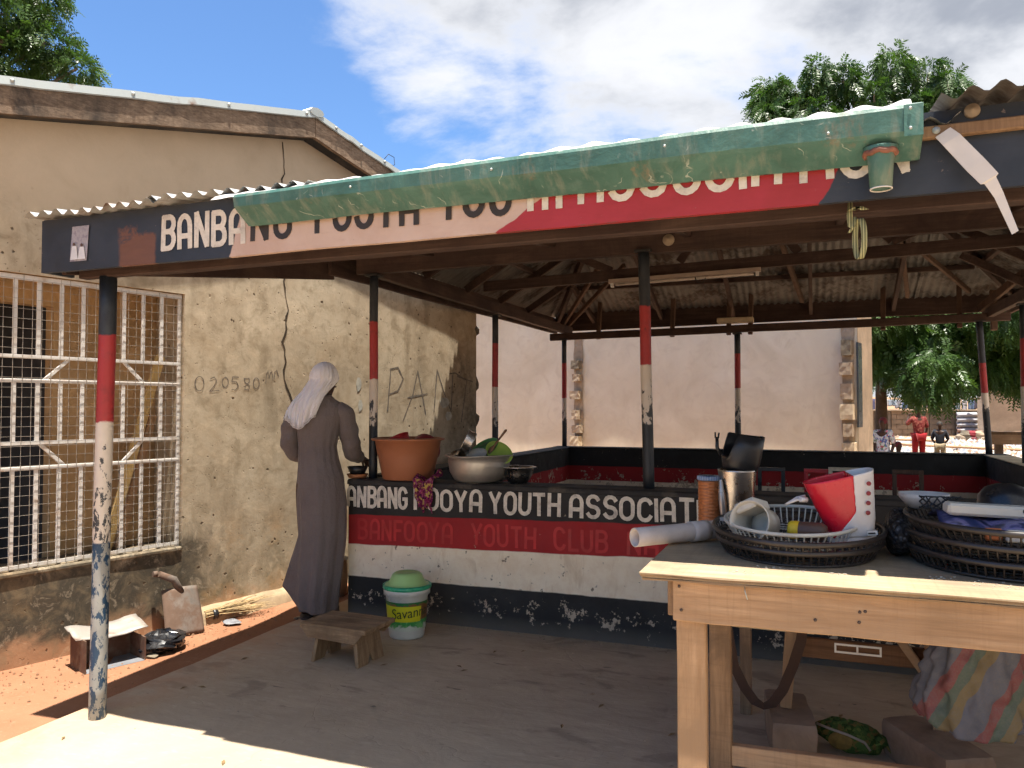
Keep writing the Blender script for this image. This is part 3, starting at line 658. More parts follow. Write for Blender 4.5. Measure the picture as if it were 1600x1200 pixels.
    for wd, x0, x1, z, dark in (('BANB', -2.535, -2.215, 2.062, 0), ('A', -2.18, -2.12, 2.062, 0), ('NG', -2.075, -1.90, 2.062, 1), ('FOOYA', -1.775, -1.345, 2.07, 1), ('YOU', -1.245, -.985, 2.075, 1), ('TH', -.93, -.80, 2.075, 0), ('ASSOCIATIO', -.725, .16, 2.082, 0), ('N', .205, .262, 2.082, 0)):
        mb = MB(); write(mb, wd, x0, x1, .133, .0235, lt(z), True); mb.build('black_stencil_lettering' if dark else 'pale_stencil_lettering', LETB if dark else LETW, fa)
    pm = Mat('printed_poster'); q = pm.obj(); x, y, z = pm.sep(q)
    nn_ = pm.noise(pm.pos(), 45, 4); col = pm.ramp(nn_, [(.35, (.30, .28, .32)), (.5, (.40, .37, .39)), (.65, (.26, .23, .27))])
    pmat = pm.out(col, .5)
    mb = MB(); mb.grid(lambda u, v: (-3.065 + .10 * u + .012 * v, 2.5405 - .002 * nz(u * 3, v * 3), 2.045 + .155 * v), 4, 6); po = mb.build('poster', pmat, fa)
    PAP = simple('poster_figures', (.70, .69, .70), .6, .1, 30); PAPD = simple('poster_heads', (.12, .07, .055), .6, .2, 30)
    for cx, s in ((-3.035, 1), (-2.99, .9)):
        MB().grid(lambda u, v: (cx + (u - .5) * .045 * (1 - .45 * v), 2.536, 2.052 + .06 * s * v), 4, 3).build('printed_figure', PAP, po)
        MB().lathe([(0, 0), (.0075, .001)], (cx, 2.5355, 2.052 + .06 * s + .008), 12, frame3(Vector((1, 0, 0)), Vector((0, 0, 1)), Vector((0, -1, 0)))).build('printed_head', PAPD, po)
    # batten and discs on the right stretch
    beam('batten', (.292, 2.527, 2.19), (2.4, 2.527, 2.205), .026, .036, TABD)
    def disc(x, y, z, r, par):
        o = MB().lathe([(0, .018), (r * .3, .018), (r * .34, .012), (r * .9, .012), (r, .004), (r, 0)], (x, y, z), 20, frame3(Vector((1, 0, 0)), Vector((0, 0, 1)), Vector((0, -1, 0)))).build('lamp_rose', BLOCK, par)
    disc(.433, 2.543, 2.245, .021, fa); disc(-.805, 4.767, 2.415, .036, pv)
    MB().lathe([(0, .006), (.008, .005), (.011, 0)], (.338, 2.512, 2.192), 10, frame3(Vector((1, 0, 0)), Vector((0, 0, 1)), Vector((0, -1, 0)))).build('bolt', FLASH, fa)
    # --- gutter
    GX0, GX1 = -2.075, .292
    def gsec(u):      # open box section, outer face slightly dented
        x = GX0 + (GX1 - GX0) * u; d = .007 * nz(x * 2.2, 1) + .004 * nz(x * 7, 4) + .003 * nz(x * 17, 6); h = .050 + .030 * u; dp = .105 + .01 * u
        zt = 2.222 + .026 * u + .004 * nz(x * 1.8, 8)
        yo = 2.538 - dp
        return x, [(2.541, zt + .012), (2.541, zt - h - .048 + .004 * nz(x, 3)), (2.52, zt - h - .052 + .003 * nz(x * 5, 2)), (yo + .012 + d, zt - h - .004 + .004 * nz(x * 11, 7)), (yo + d, zt - h + .004 + d * .6), (yo - .004 + d * .4, zt - .012), (yo + .002, zt), (yo + .012, zt - .004)]
    mb = MB(); N = 150; vs = []
    for i in range(N + 1):
        x, sec = gsec(i / N); vs += [(x, a, b) for a, b in sec]
    k = 8; mb.add(vs, [(i*k+j, i*k+j+1, (i+1)*k+j+1, (i+1)*k+j) for i in range(N) for j in range(k - 1)], False)
    gu = mb.build('gutter', GUT, pv, solid=.0025)
    for u in (0, 1):
        x, sec = gsec(u); x += -.002 if u == 0 else .002
        MB().add([(x, a, b) for a, b in sec[:7]], [tuple(range(7))]).build('gutter_end', GUT, gu, solid=.003)
    MB().box((.246, 2.4165, 2.155), (.294, 2.4195, 2.243)).build('end_strap', GUT, gu)
    for x, z in ((.262, 2.232), (.262, 2.176), (.05, 2.19), (-.42, 2.21), (-1.0, 2.2), (-1.55, 2.196)):
        MB().lathe([(0, .004), (.004, .003), (.005, 0)], (x, 2.414 if x > .2 else 2.424 , z), 8, frame3(Vector((1, 0, 0)), Vector((0, 0, 1)), Vector((0, -1, 0)))).build('rivet', FLASH, gu)
    sp = MB().lathe([(.0285, 0), (.034, .085), (.038, .1), (.048, .118)], (.19, 2.475, 2.028), 22).build('outlet_spout', GUT, gu, solid=.002)
    MB().tube([(.19 + .0287 * math.cos(t * .2856), 2.475 + .0287 * math.sin(t * .2856), 2.028) for t in range(22)], .0022, 6, closed=True).build('spout_rim', WHITEM, sp)
    MB().tube([(.19 + .040 * math.cos(t * .2856), 2.475 + .040 * math.sin(t * .2856), 2.130 + .003 * math.sin(t * 1.7)) for t in range(22)], .009, 6, closed=True).build('mastic_ring', simple('brown_mastic', (.24, .10, .065), .7, .3, 40), sp)
    return pv
pavilion()

# ---------------------------------------------------------------- hanging things
def hanging():
    st = simple('white_plastic_strip', (.62, .58, .54), .45, .08, 10)
    pts = [(.352, 2.176, .030), (.372, 2.15, .034), (.43, 2.07, .036), (.462, 2.028, .034), (.464, 2.026, .022), (.485, 1.985, .017), (.505, 1.93, .014), (.523, 1.878, .012)]
    mb = MB(); vs = []
    for i, (x, z, w) in enumerate(pts): y = 2.497 - .012 * i / 7 - .01 * math.sin(i * .7); vs += [(x - w * .62, y, z - w * .3), (x + w * .62, y - .004, z + w * .45)]
    mb.add(vs, [(2*i, 2*i+1, 2*i+3, 2*i+2) for i in range(len(pts) - 1)])
    tag(mb.build('plastic_strip', st, solid=.003), 'torn white plastic strip hanging from the batten at the right end of the gutter', 'strip')
    m = Mat('striped_webbing'); x, y, z = m.sep(m.pos()); w = m.m('FRACT', m.m('MULTIPLY', x, 130))
    wm = m.out(m.ramp(w, [(0, (.20, .20, .09)), (.35, (.46, .44, .24)), (.7, (.12, .13, .07))], 'CONSTANT'), .8)
    t = thing('webbing_strap', (.15, 2.63, 1.98), 'knotted yellow-green striped webbing strap tied to the porch beam beside the green spout', 'strap')
    def band(name, P, w):
        mb = MB(); vs = []
        for p in P: vs += [(p[0] - w / 2, p[1], p[2]), (p[0] + w / 2, p[1] + .004, p[2] + .002)]
        mb.add(vs, [(2*i, 2*i+1, 2*i+3, 2*i+2) for i in range(len(P) - 1)], True); mb.build(name, wm, t, solid=.002)
    band('strap_loop', [(.14 + .012 * math.sin(a), 2.62 - .022 * math.sin(a), 1.965 - .048 + .062 * math.cos(a)) for a in [i * 2 * math.pi / 18 for i in range(19)]], .017)
    band('strap_end', [(.115, 2.615, 2.03), (.112, 2.612, 1.99), (.114, 2.61, 1.955), (.122, 2.61, 1.95)], .016); band('strap_end', [(.128, 2.618, 1.985), (.122, 2.612, 1.955), (.11, 2.608, 1.935)], .010)
    band('strap_knot', [(.115, 2.60, 2.0), (.135, 2.592, 2.01), (.155, 2.60, 2.0)], .022)
    # tube lamp under the tie beam
    t = thing('tube_lamp', (-1.0, 6.95, 2.50), 'long unlit tube lamp hung under the tie beam', 'lamp')
    MB().beam((-1.72, 6.98, 2.545), (-.40, 6.98, 2.575), .05, .035).build('lamp_housing', simple('dusty_lamp_metal', (.40, .31, .25), .5), t)
    MB().tube([(-1.66, 6.98, 2.515), (-.46, 6.98, 2.542)], .013, 10).build('glass_tube', simple('dusty_white_glass', (.60, .52, .45), .3), t)
    for x, z in ((-1.69, 2.513), (-.43, 2.544)): MB().box((x - .012, 6.96, z - .02), (x + .012, 7.0, z + .022)).build('lamp_socket', WHITEM, t)
    MB().tube([(-.95, 6.97, 2.54), (-.93, 6.95, 2.49), (-.88, 6.95, 2.48), (-.86, 6.97, 2.53)], .004, 6).build('loose_wire', CAPM, t)
hanging()

# ---------------------------------------------------------------- left house (gable wall beside the shelter)
HA = R(13.85); HW = Vector((math.sin(HA), math.cos(HA), 0)); HN = Vector((math.cos(HA), -math.sin(HA), 0)); H0 = Vector((-4.24, 3.118, 0))
def hp(t, n, z): return H0 + HW * t + HN * n + Vector((0, 0, z))
HM = Matrix.Translation(H0) @ Matrix((HW.to_3d(), HN, Vector((0, 0, 1)))).transposed().to_4x4()      # local (t, n, z)
def hbul(t, z):
    edge = min(abs(t - 1.10), 1) < .01 or abs(z - .47) < .01 or abs(z - 2.17) < .01 or t > 4.31
    return 0 if edge else .005 * nz(t * 1.3, z * 1.3) + (.03 * max(0, .32 - z) * (1 + nz(t * 2, z * 4)))
def house():
    h = thing('plastered_house', hp(1, -1, -.1), 'old stained tan plastered house with white window grille, left of the shelter', 'house')
    T0, T1 = -3.6, 4.36; PK, ZP = 2.1, 3.56; ZL = ZP - .222 * (PK - T0); ZR = ZP - .235 * (T1 - PK)
    roofz = lambda t: ZP - (.222 * (PK - t) if t < PK else .235 * (t - PK))
    # wall as a grid with an opening for the window, jagged right end
    WT0, WT1, WZ0, WZ1 = -2.3, 1.10, .47, 2.17
    ts = sorted(set([T0, WT0, WT1, PK] + [T0 + (T1 - T0) * i / 60 for i in range(61)])); mb = MB()
    zs_ = sorted(set([-.15, WZ0, WZ1] + [-.15 + .145 * i for i in range(1, 25)]))
    for i in range(len(ts) - 1):
        a, b = ts[i], ts[i+1]; lim = lambda t: roofz(t) - .02
        for j in range(len(zs_)):
            z0 = zs_[j]; z1 = zs_[j+1] if j + 1 < len(zs_) else 99
            if a >= WT0 - 1e-6 and b <= WT1 + 1e-6 and z0 >= WZ0 - 1e-6 and z1 <= WZ1 + 1e-6: continue
            q = [(a, min(z0, lim(a))), (b, min(z0, lim(b))), (b, min(z1, lim(b))), (a, min(z1, lim(a)))]
            if q[2][1] - q[1][1] < 1e-4 and q[3][1] - q[0][1] < 1e-4: continue
            mb.add([hp(t, hbul(t, z), z) for t, z in q], [(0, 1, 2, 3)], True)
    bm_o = mb.build('gable_wall', PL1, h)
    bm = bmesh.new(); bm.from_mesh(bm_o.data); bmesh.ops.remove_doubles(bm, verts=bm.verts, dist=.0005); bm.to_mesh(bm_o.data); bm.free()
    # reveals, end face and body
    MB().box((WT0, -.34, WZ1), (WT1, -.002, WZ1 + .02), HM).build('window_head', PLIN, h)
    mb = MB(); mb.box((WT0, -.34, WZ0 - .03), (WT1 - .002, .012, WZ0), HM); mb.build('window_sill', PL1, h, bevel=.008)
    MB().box((WT1, -.34, WZ0), (WT1 + .02, -.002, WZ1), HM).build('window_jamb', PL1, h)
    MB().box((T1 - .03, -5, -.15), (T1 - .002, -.004, ZR - .05), HM).build('side_wall', PL1, h)
    mb = MB(); D0, D1, DZ = -2.3, .42, 2.04                       # inner wall with a dark doorway
    mb.box((D1, -.46, -.1), (WT1 + .6, -.36, 2.6), HM); mb.box((T0, -.46, DZ), (D1, -.36, 2.6), HM); mb.build('inner_wall', PLIN, h)
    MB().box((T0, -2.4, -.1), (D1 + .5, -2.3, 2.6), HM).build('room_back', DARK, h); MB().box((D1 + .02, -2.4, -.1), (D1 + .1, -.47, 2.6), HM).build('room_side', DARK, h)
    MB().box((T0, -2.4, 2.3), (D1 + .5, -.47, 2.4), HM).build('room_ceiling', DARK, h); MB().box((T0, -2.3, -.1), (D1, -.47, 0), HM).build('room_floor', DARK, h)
    for a, b, z0, z1 in ((-.62, -.22, .0, 1.35), (-.12, .25, .0, 1.22), (-1.4, -.72, .0, 1.5)): MB().box((a, -1.3, z0), (b, -1.25, z1), HM).build('stored_panel', GREYP, h, bevel=.01)
    MB().beam(hp(.70, -.22, .48), hp(1.0, -.12, 1.75), .06, .02, HN).build('leaning_plank', wood('yellow_plank', (.50, .33, .13), (.62, .45, .2), 'Z'), h)
    MB().beam(hp(.80, -.25, .48), hp(.98, -.17, 1.35), .05, .02, HN).build('leaning_plank', TABZ, h)
    # bargeboards, flashing, roof
    def board(t0, t1, name, n0, n1, dz0, dz1, mat, rag=0):
        mb = MB(); k = 26; vs = []
        for i in range(k + 1):
            t = t0 + (t1 - t0) * i / k; z = roofz(t); j = rag * nz(t * 6, 2) + rag * .6 * nz(t * 17, 3)
            vs += [hp(t, n0, z + dz0 + j), hp(t, n1, z + dz0 + j), hp(t, n1, z + dz1), hp(t, n0, z + dz1)]
        mb.add(vs, [(i*4+a, i*4+(a+1) % 4, i*4+4+(a+1) % 4, i*4+4+a) for i in range(k) for a in range(4)] + [(3, 2, 1, 0), tuple(k*4+a for a in range(4))])
        return mb.build(name, mat, h)
    board(T0 - .1, PK - .003, 'bargeboard', .115, .150, -.062, .125, OLDB, .006); board(PK + .003, T1 + .25, 'bargeboard', .113, .148, -.062, .125, OLDB, .006)
    board(T0 - .1, PK - .003, 'soffit_batten', .004, .112, -.055, -.02, CAPM); board(PK + .003, T1 + .25, 'soffit_batten', .004, .112, -.055, -.02, CAPM)
    for a, b in ((T0 - .1, PK), (PK + .001, T1 + .25)):
        mb = MB(); k = 40; vs = []
        for i in range(k + 1):
            t = a + (b - a) * i / k; z = roofz(t) + .128; w = .006 * nz(t * 4, 8) + (.01 * nz(t * 9, 3) if t > PK else .002 * nz(t * 9, 3)); vs += [hp(t, -.3, z + .012), hp(t, .155 + w, z + .012 + w), hp(t, .163 + w, z - .034 + w), hp(t, .156 + w, z - .040 + w)]
        mb.add(vs, [(i*4+c, i*4+c+1, i*4+5+c, i*4+4+c) for i in range(k) for c in range(3)]); fl = mb.build('verge_flashing', FLASH, h, solid=.003)
        for i in range(9):
            t = a + .2 + (b - a - .3) * i / 8; MB().lathe([(0, .012), (.010, .009), (.013, 0)], hp(t, .163, roofz(t) + .12), 8, frame3(HW, Vector((0, 0, 1)), HN)).build('nail_cap', FLASH, fl)
    for s in (0, 1):
        a0 = hp(PK, 0, ZP + .11); e = hp(T0 - .3, 0, roofz(T0 - .3) + .11) if s == 0 else hp(T1 + .3, 0, roofz(T1 + .3) + .11); up = e - a0; L = up.length; up.normalize(); nn = HN.cross(up); nn = nn if nn.z > 0 else -nn
        for k in range(6):
            corr_sheet('roof_sheet', h, GALV, lambda a, b: (a0 + HN * (.14 - a) + up * b, nn), k * .8, k * .8 + .82, lambda q: 0, lambda q: L, 2, lift=.004 * (k % 2))
    mb = MB(); a0 = hp(PK, .15, ZP + .135); mb.tube([a0 + HN * .02, a0 - HN * 4.8], .07, 8, flat=.5); mb.build('ridge_cap', FLASH, h)
    MB().tube([hp(2.86, .15, roofz(2.86) + .15), hp(2.9, .16, roofz(2.9) + .21), hp(2.97, .16, roofz(2.9) + .2), hp(2.99, .15, roofz(2.9) + .14), hp(2.93, .15, roofz(2.9) + .12)], .003, 5).build('loose_wire', CAPM, h)
    # crack
    random.seed(5)
    def crack(pts, w):
        P = []
        for (a, b) in zip(pts[:-1], pts[1:]):
            k = max(2, int(math.dist(a, b) / .045))
            for i in range(k): P.append((a[0] + (b[0]-a[0]) * i / k + random.uniform(-.012, .012), a[1] + (b[1]-a[1]) * i / k))
        P.append(pts[-1]); mb = MB(); vs = []
        for p in P: ww = w * random.uniform(.3, 1.4); dn = hbul(*p) + .003; vs += [hp(p[0] - ww, dn, p[1]), hp(p[0] + ww, dn, p[1])]
        mb.add(vs, [(2*i, 2*i+1, 2*i+3, 2*i+2) for i in range(len(P) - 1)]); return mb.build('crack', CRACK, h)
    crack([(1.90, 3.44), (1.915, 3.2), (1.885, 2.95), (1.93, 2.5), (1.935, 2.32), (1.97, 2.2), (1.955, 2.05), (1.92, 1.9), (1.95, 1.75), (1.93, 1.62), (1.985, 1.5), (2.02, 1.42)], .008)
    # scrawls on the wall
    def scr(mb, pts, th):
        q = [pts[0]]
        for a, b in zip(pts[:-1], pts[1:]):
            k = max(1, int(math.dist(a, b) / .03)); q += [(a[0] + (b[0] - a[0]) * i / k, a[1] + (b[1] - a[1]) * i / k) for i in range(1, k + 1)]
        strip(mb, q, th, lambda p, l: hp(p[0], hbul(p[0], p[1]) + .0012 + l, p[1]), random.uniform(0, .0008), .4)
    mb = MB()
    def zero(x, z, w, hh): scr(mb, [(x + w * math.cos(R(90 + 24 * i)), z + hh * math.sin(R(90 + 24 * i))) for i in range(16)], .006)
    zero(1.215, 1.565, .035, .05); scr(mb, [(1.30, 1.60), (1.33, 1.615), (1.35, 1.59), (1.33, 1.55), (1.295, 1.515), (1.37, 1.52)], .006); zero(1.42, 1.58, .025, .036)
    scr(mb, [(1.53, 1.62), (1.48, 1.62), (1.475, 1.585), (1.515, 1.585), (1.53, 1.555), (1.505, 1.525), (1.475, 1.53)], .006); scr(mb, [(1.62, 1.615), (1.58, 1.61), (1.585, 1.585), (1.625, 1.56), (1.62, 1.53), (1.585, 1.53), (1.59, 1.56), (1.625, 1.59), (1.62, 1.615)], .006); zero(1.685, 1.58, .026, .04)
    mb.build('scrawled_number', CHAR, h); mb = MB()
    scr(mb, [(1.77, 1.58), (1.775, 1.65), (1.79, 1.67), (1.80, 1.62), (1.81, 1.66), (1.825, 1.67), (1.835, 1.61)], .006); scr(mb, [(1.845, 1.62), (1.85, 1.67), (1.87, 1.68), (1.885, 1.64)], .006)
    mb.build('scrawled_mark', CHAR, h)
    mb = MB()
    for st in ([(3.07, 1.37), (3.11, 1.74)], [(3.10, 1.74), (3.2, 1.76), (3.27, 1.66), (3.2, 1.55), (3.10, 1.52)], [(3.27, 1.28), (3.40, 1.52), (3.465, 1.74), (3.52, 1.55), (3.58, 1.34)], [(3.33, 1.49), (3.60, 1.53)],
               [(3.70, 1.36), (3.74, 1.76), (3.84, 1.56), (3.96, 1.36)], [(3.96, 1.38), (3.98, 1.72)], [(3.93, 1.73), (4.02, 1.74), (4.12, 1.70)], [(4.12, 1.26), (4.17, 1.5), (4.2, 1.68)], [(4.05, 1.71), (4.3, 1.66)]): scr(mb, st, .014)
    mb.build('scrawled_word', CHAR, h)
    SMEAR = simple('faded_smear', (.42, .40, .34), .9, .25, 30)
    for t, z, a, b in ((2.72, 1.60, .03, .06), (2.74, 1.42, .025, .05), (3.86, 1.45, .07, .05), (3.92, 1.32, .05, .045), (2.9, 1.66, .02, .08)):
        mb = MB(); mb.add([hp(t, hbul(t, z) + .003, z)] + [hp(t + a * math.cos(i * .524) * (1 + .35 * nz(i * 2, t)), hbul(t, z) + .003, z + b * math.sin(i * .524) * (1 + .4 * nz(i * 2, z))) for i in range(12)], [(0, i + 1, (i + 1) % 12 + 1) for i in range(12)])
        mb.build('chalk_smear', SMEAR, h)
    # toothing blocks at the broken right end
    for z in (2.2, 1.64, 1.27):
        mb = MB(); c = hp(T1 + .015, -.10, z)
        mb.grid(lambda u, v: c + frame3(HW, HN, Vector((0, 0, 1))) @ (Vector((math.cos(u * 6.283) * math.sin(v * 3.1416) * .075, math.sin(u * 6.283) * math.sin(v * 3.1416) * .11, math.cos(v * 3.1416) * .10)) * (1 + .35 * nz(u * 5, v * 4, z))), 14, 8, False, True); mb.build('toothing_block', DARKBLK, h)
    # window grille
    gr = MB().beam(hp(WT0, -.03, WZ1 - .02), hp(WT1 - .01, -.03, WZ1 - .02), .02, .03, (0, 0, 1)).build('window_grille', WHITEM, h)
    def bar(a, b, w=.020): MB().beam(a, b, .012, w, up=HN.cross((Vector(b) - Vector(a)).normalized())).build('grille_bar', WHITEM, gr, bevel=.002)
    rails = (WZ0 + .02, 1.05, 1.195, 1.555, 1.695); tv = [1.08 - .128 * i for i in range(27)]
    for z in rails: bar(hp(WT0, -.03, z), hp(WT1 - .01, -.03, z), .022)
    for i, t in enumerate(tv):
        if i == 0: bar(hp(t, -.031, WZ0), hp(t, -.031, WZ1), .026); continue
        for z0, z1 in ((rails[0], rails[1]), (rails[2], rails[3]), (rails[4], WZ1 - .02)):
            if t > -1.2: bar(hp(t, -.032, z0), hp(t, -.032, z1), .024)
    for t0, t1, z0, z1 in ((.70, .83, 1.69, 1.56), (.36, .22, 1.69, 1.56), (.83, .70, 1.19, 1.055), (.20, .34, 1.19, 1.055), (-.3, -.16, 1.69, 1.56), (-.16, -.3, 1.19, 1.055)): bar(hp(t0, -.034, z0), hp(t1, -.034, z1), .022)
    mb = MB(); t = 1.08
    while t > -1.0: mb.beam(hp(t, -.016, WZ0), hp(t + .004 * nz(t * 9), -.014, WZ1 - random.uniform(0, .04)), .0021, .0021); t -= .052
    z = WZ0 + .03
    while z < WZ1 - .02: mb.beam(hp(-1.0, -.012, z), hp(1.10, -.012, z + .006 * nz(z * 7)), .0021, .0021); z += .0565
    tag(mb.build('wire_mesh', WIRE, gr), kind='stuff')
house()

# ---------------------------------------------------------------- second house behind the shelter
B0 = Vector((.60, 12.2, 0)); BV = Vector((math.cos(HA), -math.sin(HA), 0)); BW = HW
def bp(s, n, z): return B0 + BV * s - BW * n + Vector((0, 0, z))       # s along the front (negative = left), n towards the viewer
def house2():
    h = thing('plastered_house', bp(-3, -1, -.1), 'newly plastered beige house with toothed block corners behind the shelter', 'house')
    mb = MB(); mb.grid(lambda u, v: bp(-9 + 9 * u, .012 * nz(u * 14, v * 5), -.25 + 3.7 * v), 90, 36); mb.build('front_wall', PL2, h)
    mb = MB(); mb.grid(lambda u, v: bp(.004, -1.05 * u, -.25 + 3.7 * v), 6, 8); mb.build('side_wall', PLSIDE, h)
    MB().add([bp(-9, -1.06, -.25), bp(.0, -1.06, -.25), bp(.0, -1.06, 3.45), bp(-9, -1.06, 3.45)], [(0, 1, 2, 3)]).build('rear_wall', PL2, h)
    random.seed(3)
    for s0, lst in ((-4.55, ((2.25, .14, .13, DARKBLK), (2.02, .12, .11, BLOCK), (1.72, .16, .13, BLOCK), (1.38, .1, .15, BLOCK), (1.13, .15, .12, BLOCK), (.92, .16, .16, BLOCKL))),
                    (-.12, ((2.35, .13, .2, DARKBLK), (2.05, .16, .16, BLOCK), (1.73, .15, .2, BLOCK), (1.44, .17, .2, BLOCKL), (1.18, .12, .16, BLOCK), (.87, .17, .24, BLOCKL)))):
        for z, w, hh, mt in lst:
            c = bp(s0 + random.uniform(-.02, .02), .05 + random.uniform(-.015, .02), z - .1); M3 = frame3(BV, -BW, Vector((0, 0, 1))); a = random.uniform(-.06, .06)
            mb = MB()
            n_ = 3
            def pt(x, y, zz): q = Vector((x * w * .5, y * .10, zz * hh * .55)); q *= 1 + .12 * nz(x * 2 + z * 9, y * 2, zz * 2); return c + M3 @ (rotz(a) @ q)
            for ax in range(3):
                for sg in (-1, 1):
                    def fn(u, v, ax=ax, sg=sg):
                        k = [0, 0, 0]; k[ax] = sg; k[(ax+1) % 3] = u * 2 - 1; k[(ax+2) % 3] = v * 2 - 1; return pt(*k)
                    mb.grid(fn, n_, n_, False, flip=sg < 0)
            mb.build('toothing_block', mt, h)
        # broken mortar strip the blocks sit in
        mb = MB(); mb.grid(lambda u, v: bp(s0 + (u - .5) * (.17 + .05 * nz(v * 9, s0)), .022 + .02 * nz(u * 4, v * 22), .2 + 2.4 * v), 4, 40, False); mb.build('rough_mortar', BLOCK, h)
    w = MB().box((-.01, -.02, 1.12), (.012, .25, 2.33), Matrix.Translation(B0) @ frame3(BV, BW, Vector((0, 0, 1))).to_4x4()).build('window', simple('dark_window_frame', (.07, .085, .095), .5), h)
    for a, b in ((-.005, .06), (.085, .145), (.17, .235)): MB().box((.013, a, 1.17), (.017, b, 2.28), Matrix.Translation(B0) @ frame3(BV, BW, Vector((0, 0, 1))).to_4x4()).build('pane', simple('grey_window_glass', (.16, .19, .2), .15), w)
    up = (-BW * -1).normalized(); e0 = bp(-9.2, .245, 3.42); sl = (BW + Vector((0, 0, .25))).normalized(); nn = BV.cross(sl)
    for k in range(12): corr_sheet('roof_sheet', h, GALV, lambda a, b: (e0 + BV * a + sl * b, nn), k * .8, k * .8 + .82, lambda q: .012 * nz(q * 2), lambda q: 1.6, 2, amp=.012, lift=.004 * (k % 2))
house2()

# ---------------------------------------------------------------- people
def skin_mesh(name, verts, edges, rad, mat, parent, sub=2, root=0, org=None):
    me = bpy.data.meshes.new(name); me.from_pydata([tuple(v) for v in verts], edges, [])
    o = bpy.data.objects.new(name, me); COL.objects.link(o)
    o.modifiers.new('k', 'SKIN'); m = o.modifiers.new('s', 'SUBSURF'); m.levels = sub; m.render_levels = sub
    for i, sv in enumerate(me.skin_vertices[0].data):
        r = rad[i]; sv.radius = r if isinstance(r, tuple) else (r, r); sv.use_root = i == root
    dg = bpy.context.evaluated_depsgraph_get(); dg.update()
    nm = bpy.data.meshes.new_from_object(o.evaluated_get(dg)); bpy.data.objects.remove(o); bpy.data.meshes.remove(me)
    for p in nm.polygons: p.use_smooth = True
    nm.materials.clear(); nm.materials.append(mat); nm.name = name
    o = bpy.data.objects.new(name, nm); COL.objects.link(o); o.parent = parent; ORG[o] = ORG[parent]
    return o
def figure(name, base, H, face, label, top, bottom, J=None, hat=None, hair=True, dress=None, sleeve=1, arms=None, seated=False):
    """small background figure: skinned body, clothes as outer skins of the same skeleton; face = heading angle"""
    t = thing(name, base, label, 'person', 'people standing behind the shelter')
    t.rotation_euler = (0, 0, face); s = H / 1.7
    A = arms or {}
    J = {'pel': (0, 0, .92), 'wai': (0, 0, 1.08), 'che': (0, .0, 1.30), 'nek': (0, 0, 1.47), 'hd0': (0, .01, 1.53), 'hd1': (0, .015, 1.62), 'hd2': (0, .005, 1.69),
         'lh': (.09, 0, .90), 'lk': (.10, .02, .50), 'la': (.105, -.02, .09), 'lt': (.11, .13, .03), 'rh': (-.09, 0, .90), 'rk': (-.10, .02, .50), 'ra': (-.105, -.02, .09), 'rt': (-.11, .13, .03),
         'ls': (.165, 0, 1.40), 'le': (.22, -.03, 1.13), 'lw': (.20, .08, .90), 'lf': (.19, .12, .82), 'rs': (-.165, 0, 1.40), 're': (-.22, -.03, 1.13), 'rw': (-.20, .08, .90), 'rf': (-.19, .12, .82)}
    J.update(A)
    if seated:
        for k in ('lk', 'rk'): J[k] = (J[k][0], .40, .86)
        for k in ('la', 'ra'): J[k] = (J[k][0], .38, .50)
        for k in ('lt', 'rt'): J[k] = (J[k][0], .52, .45)
        J = {k: (v[0], v[1], v[2] - .42) for k, v in J.items()}
    rad = {'pel': (.13, .10), 'wai': (.115, .085), 'che': (.14, .095), 'nek': .05, 'hd0': .062, 'hd1': (.082, .092), 'hd2': .06, 'lh': .085, 'lk': .055, 'la': .038, 'lt': .03, 'rh': .085, 'rk': .055, 'ra': .038, 'rt': .03,
           'ls': .055, 'le': .04, 'lw': .027, 'lf': .028, 'rs': .055, 're': .04, 'rw': .027, 'rf': .028}
    E_ = [('pel', 'wai'), ('wai', 'che'), ('che', 'nek'), ('nek', 'hd0'), ('hd0', 'hd1'), ('hd1', 'hd2'), ('pel', 'lh'), ('lh', 'lk'), ('lk', 'la'), ('la', 'lt'), ('pel', 'rh'), ('rh', 'rk'), ('rk', 'ra'), ('ra', 'rt'),
          ('che', 'ls'), ('ls', 'le'), ('le', 'lw'), ('lw', 'lf'), ('che', 'rs'), ('rs', 're'), ('re', 'rw'), ('rw', 'rf')]
    def mk(nm, keys, mat, grow, sub=2, ov={}):
        ed = [e for e in E_ if e[0] in keys and e[1] in keys]; ks = [k for k in J if k in keys]; ix = {k: i for i, k in enumerate(ks)}
        g = lambda r: tuple((q + grow) * s for q in r) if isinstance(r, tuple) else (r + grow) * s
        return skin_mesh(nm, [Vector(ov.get(k, J[k])) * s for k in ks], [(ix[a], ix[b]) for a, b in ed], [g(rad[k]) for k in ks], mat, t, sub)
    b = mk('body', set(J), SKIN, 0)
    loc = lambda p: Vector(base) + rotz(face) @ (Vector(p) * s)
    arm = {'ls', 'le', 'rs', 're'} | ({'lw', 'rw'} if sleeve > 1 else set())
    mk('shirt', {'pel', 'wai', 'che'} | arm, top, .022)
    if bottom: mk('trousers', {'pel', 'lh', 'lk', 'rh', 'rk', 'la', 'ra'} if bottom[1] else {'pel', 'lh', 'lk', 'rh', 'rk'}, bottom[0], .022)
    def lath(nm, prof, mat, c=(0, 0, 0), ex=1, ey=1):
        mb = MB(); mb.lathe([(r * s, z * s) for r, z in prof], Vector(base) + Vector(c) * s, 18, None, ex, ey); o = mb.build(nm, mat, t); return o
    dz = -.42 if seated else 0
    if dress: lath('skirt', [(.135, 1.05 + dz), (.17, .9 + dz), (.20, .6 + dz), (.24, .3 + dz), (.26, .12 + dz)] if not seated else [(.14, .7), (.26, .5), (.38, .3), (.42, .05)], dress, ey=.8)
    if hair: lath('hair', [(.0, 1.735 + dz), (.05, 1.725 + dz), (.083, 1.68 + dz), (.092, 1.63 + dz), (.088, 1.585 + dz)], hair if not isinstance(hair, bool) else CAPM, (0, -.012, 0))
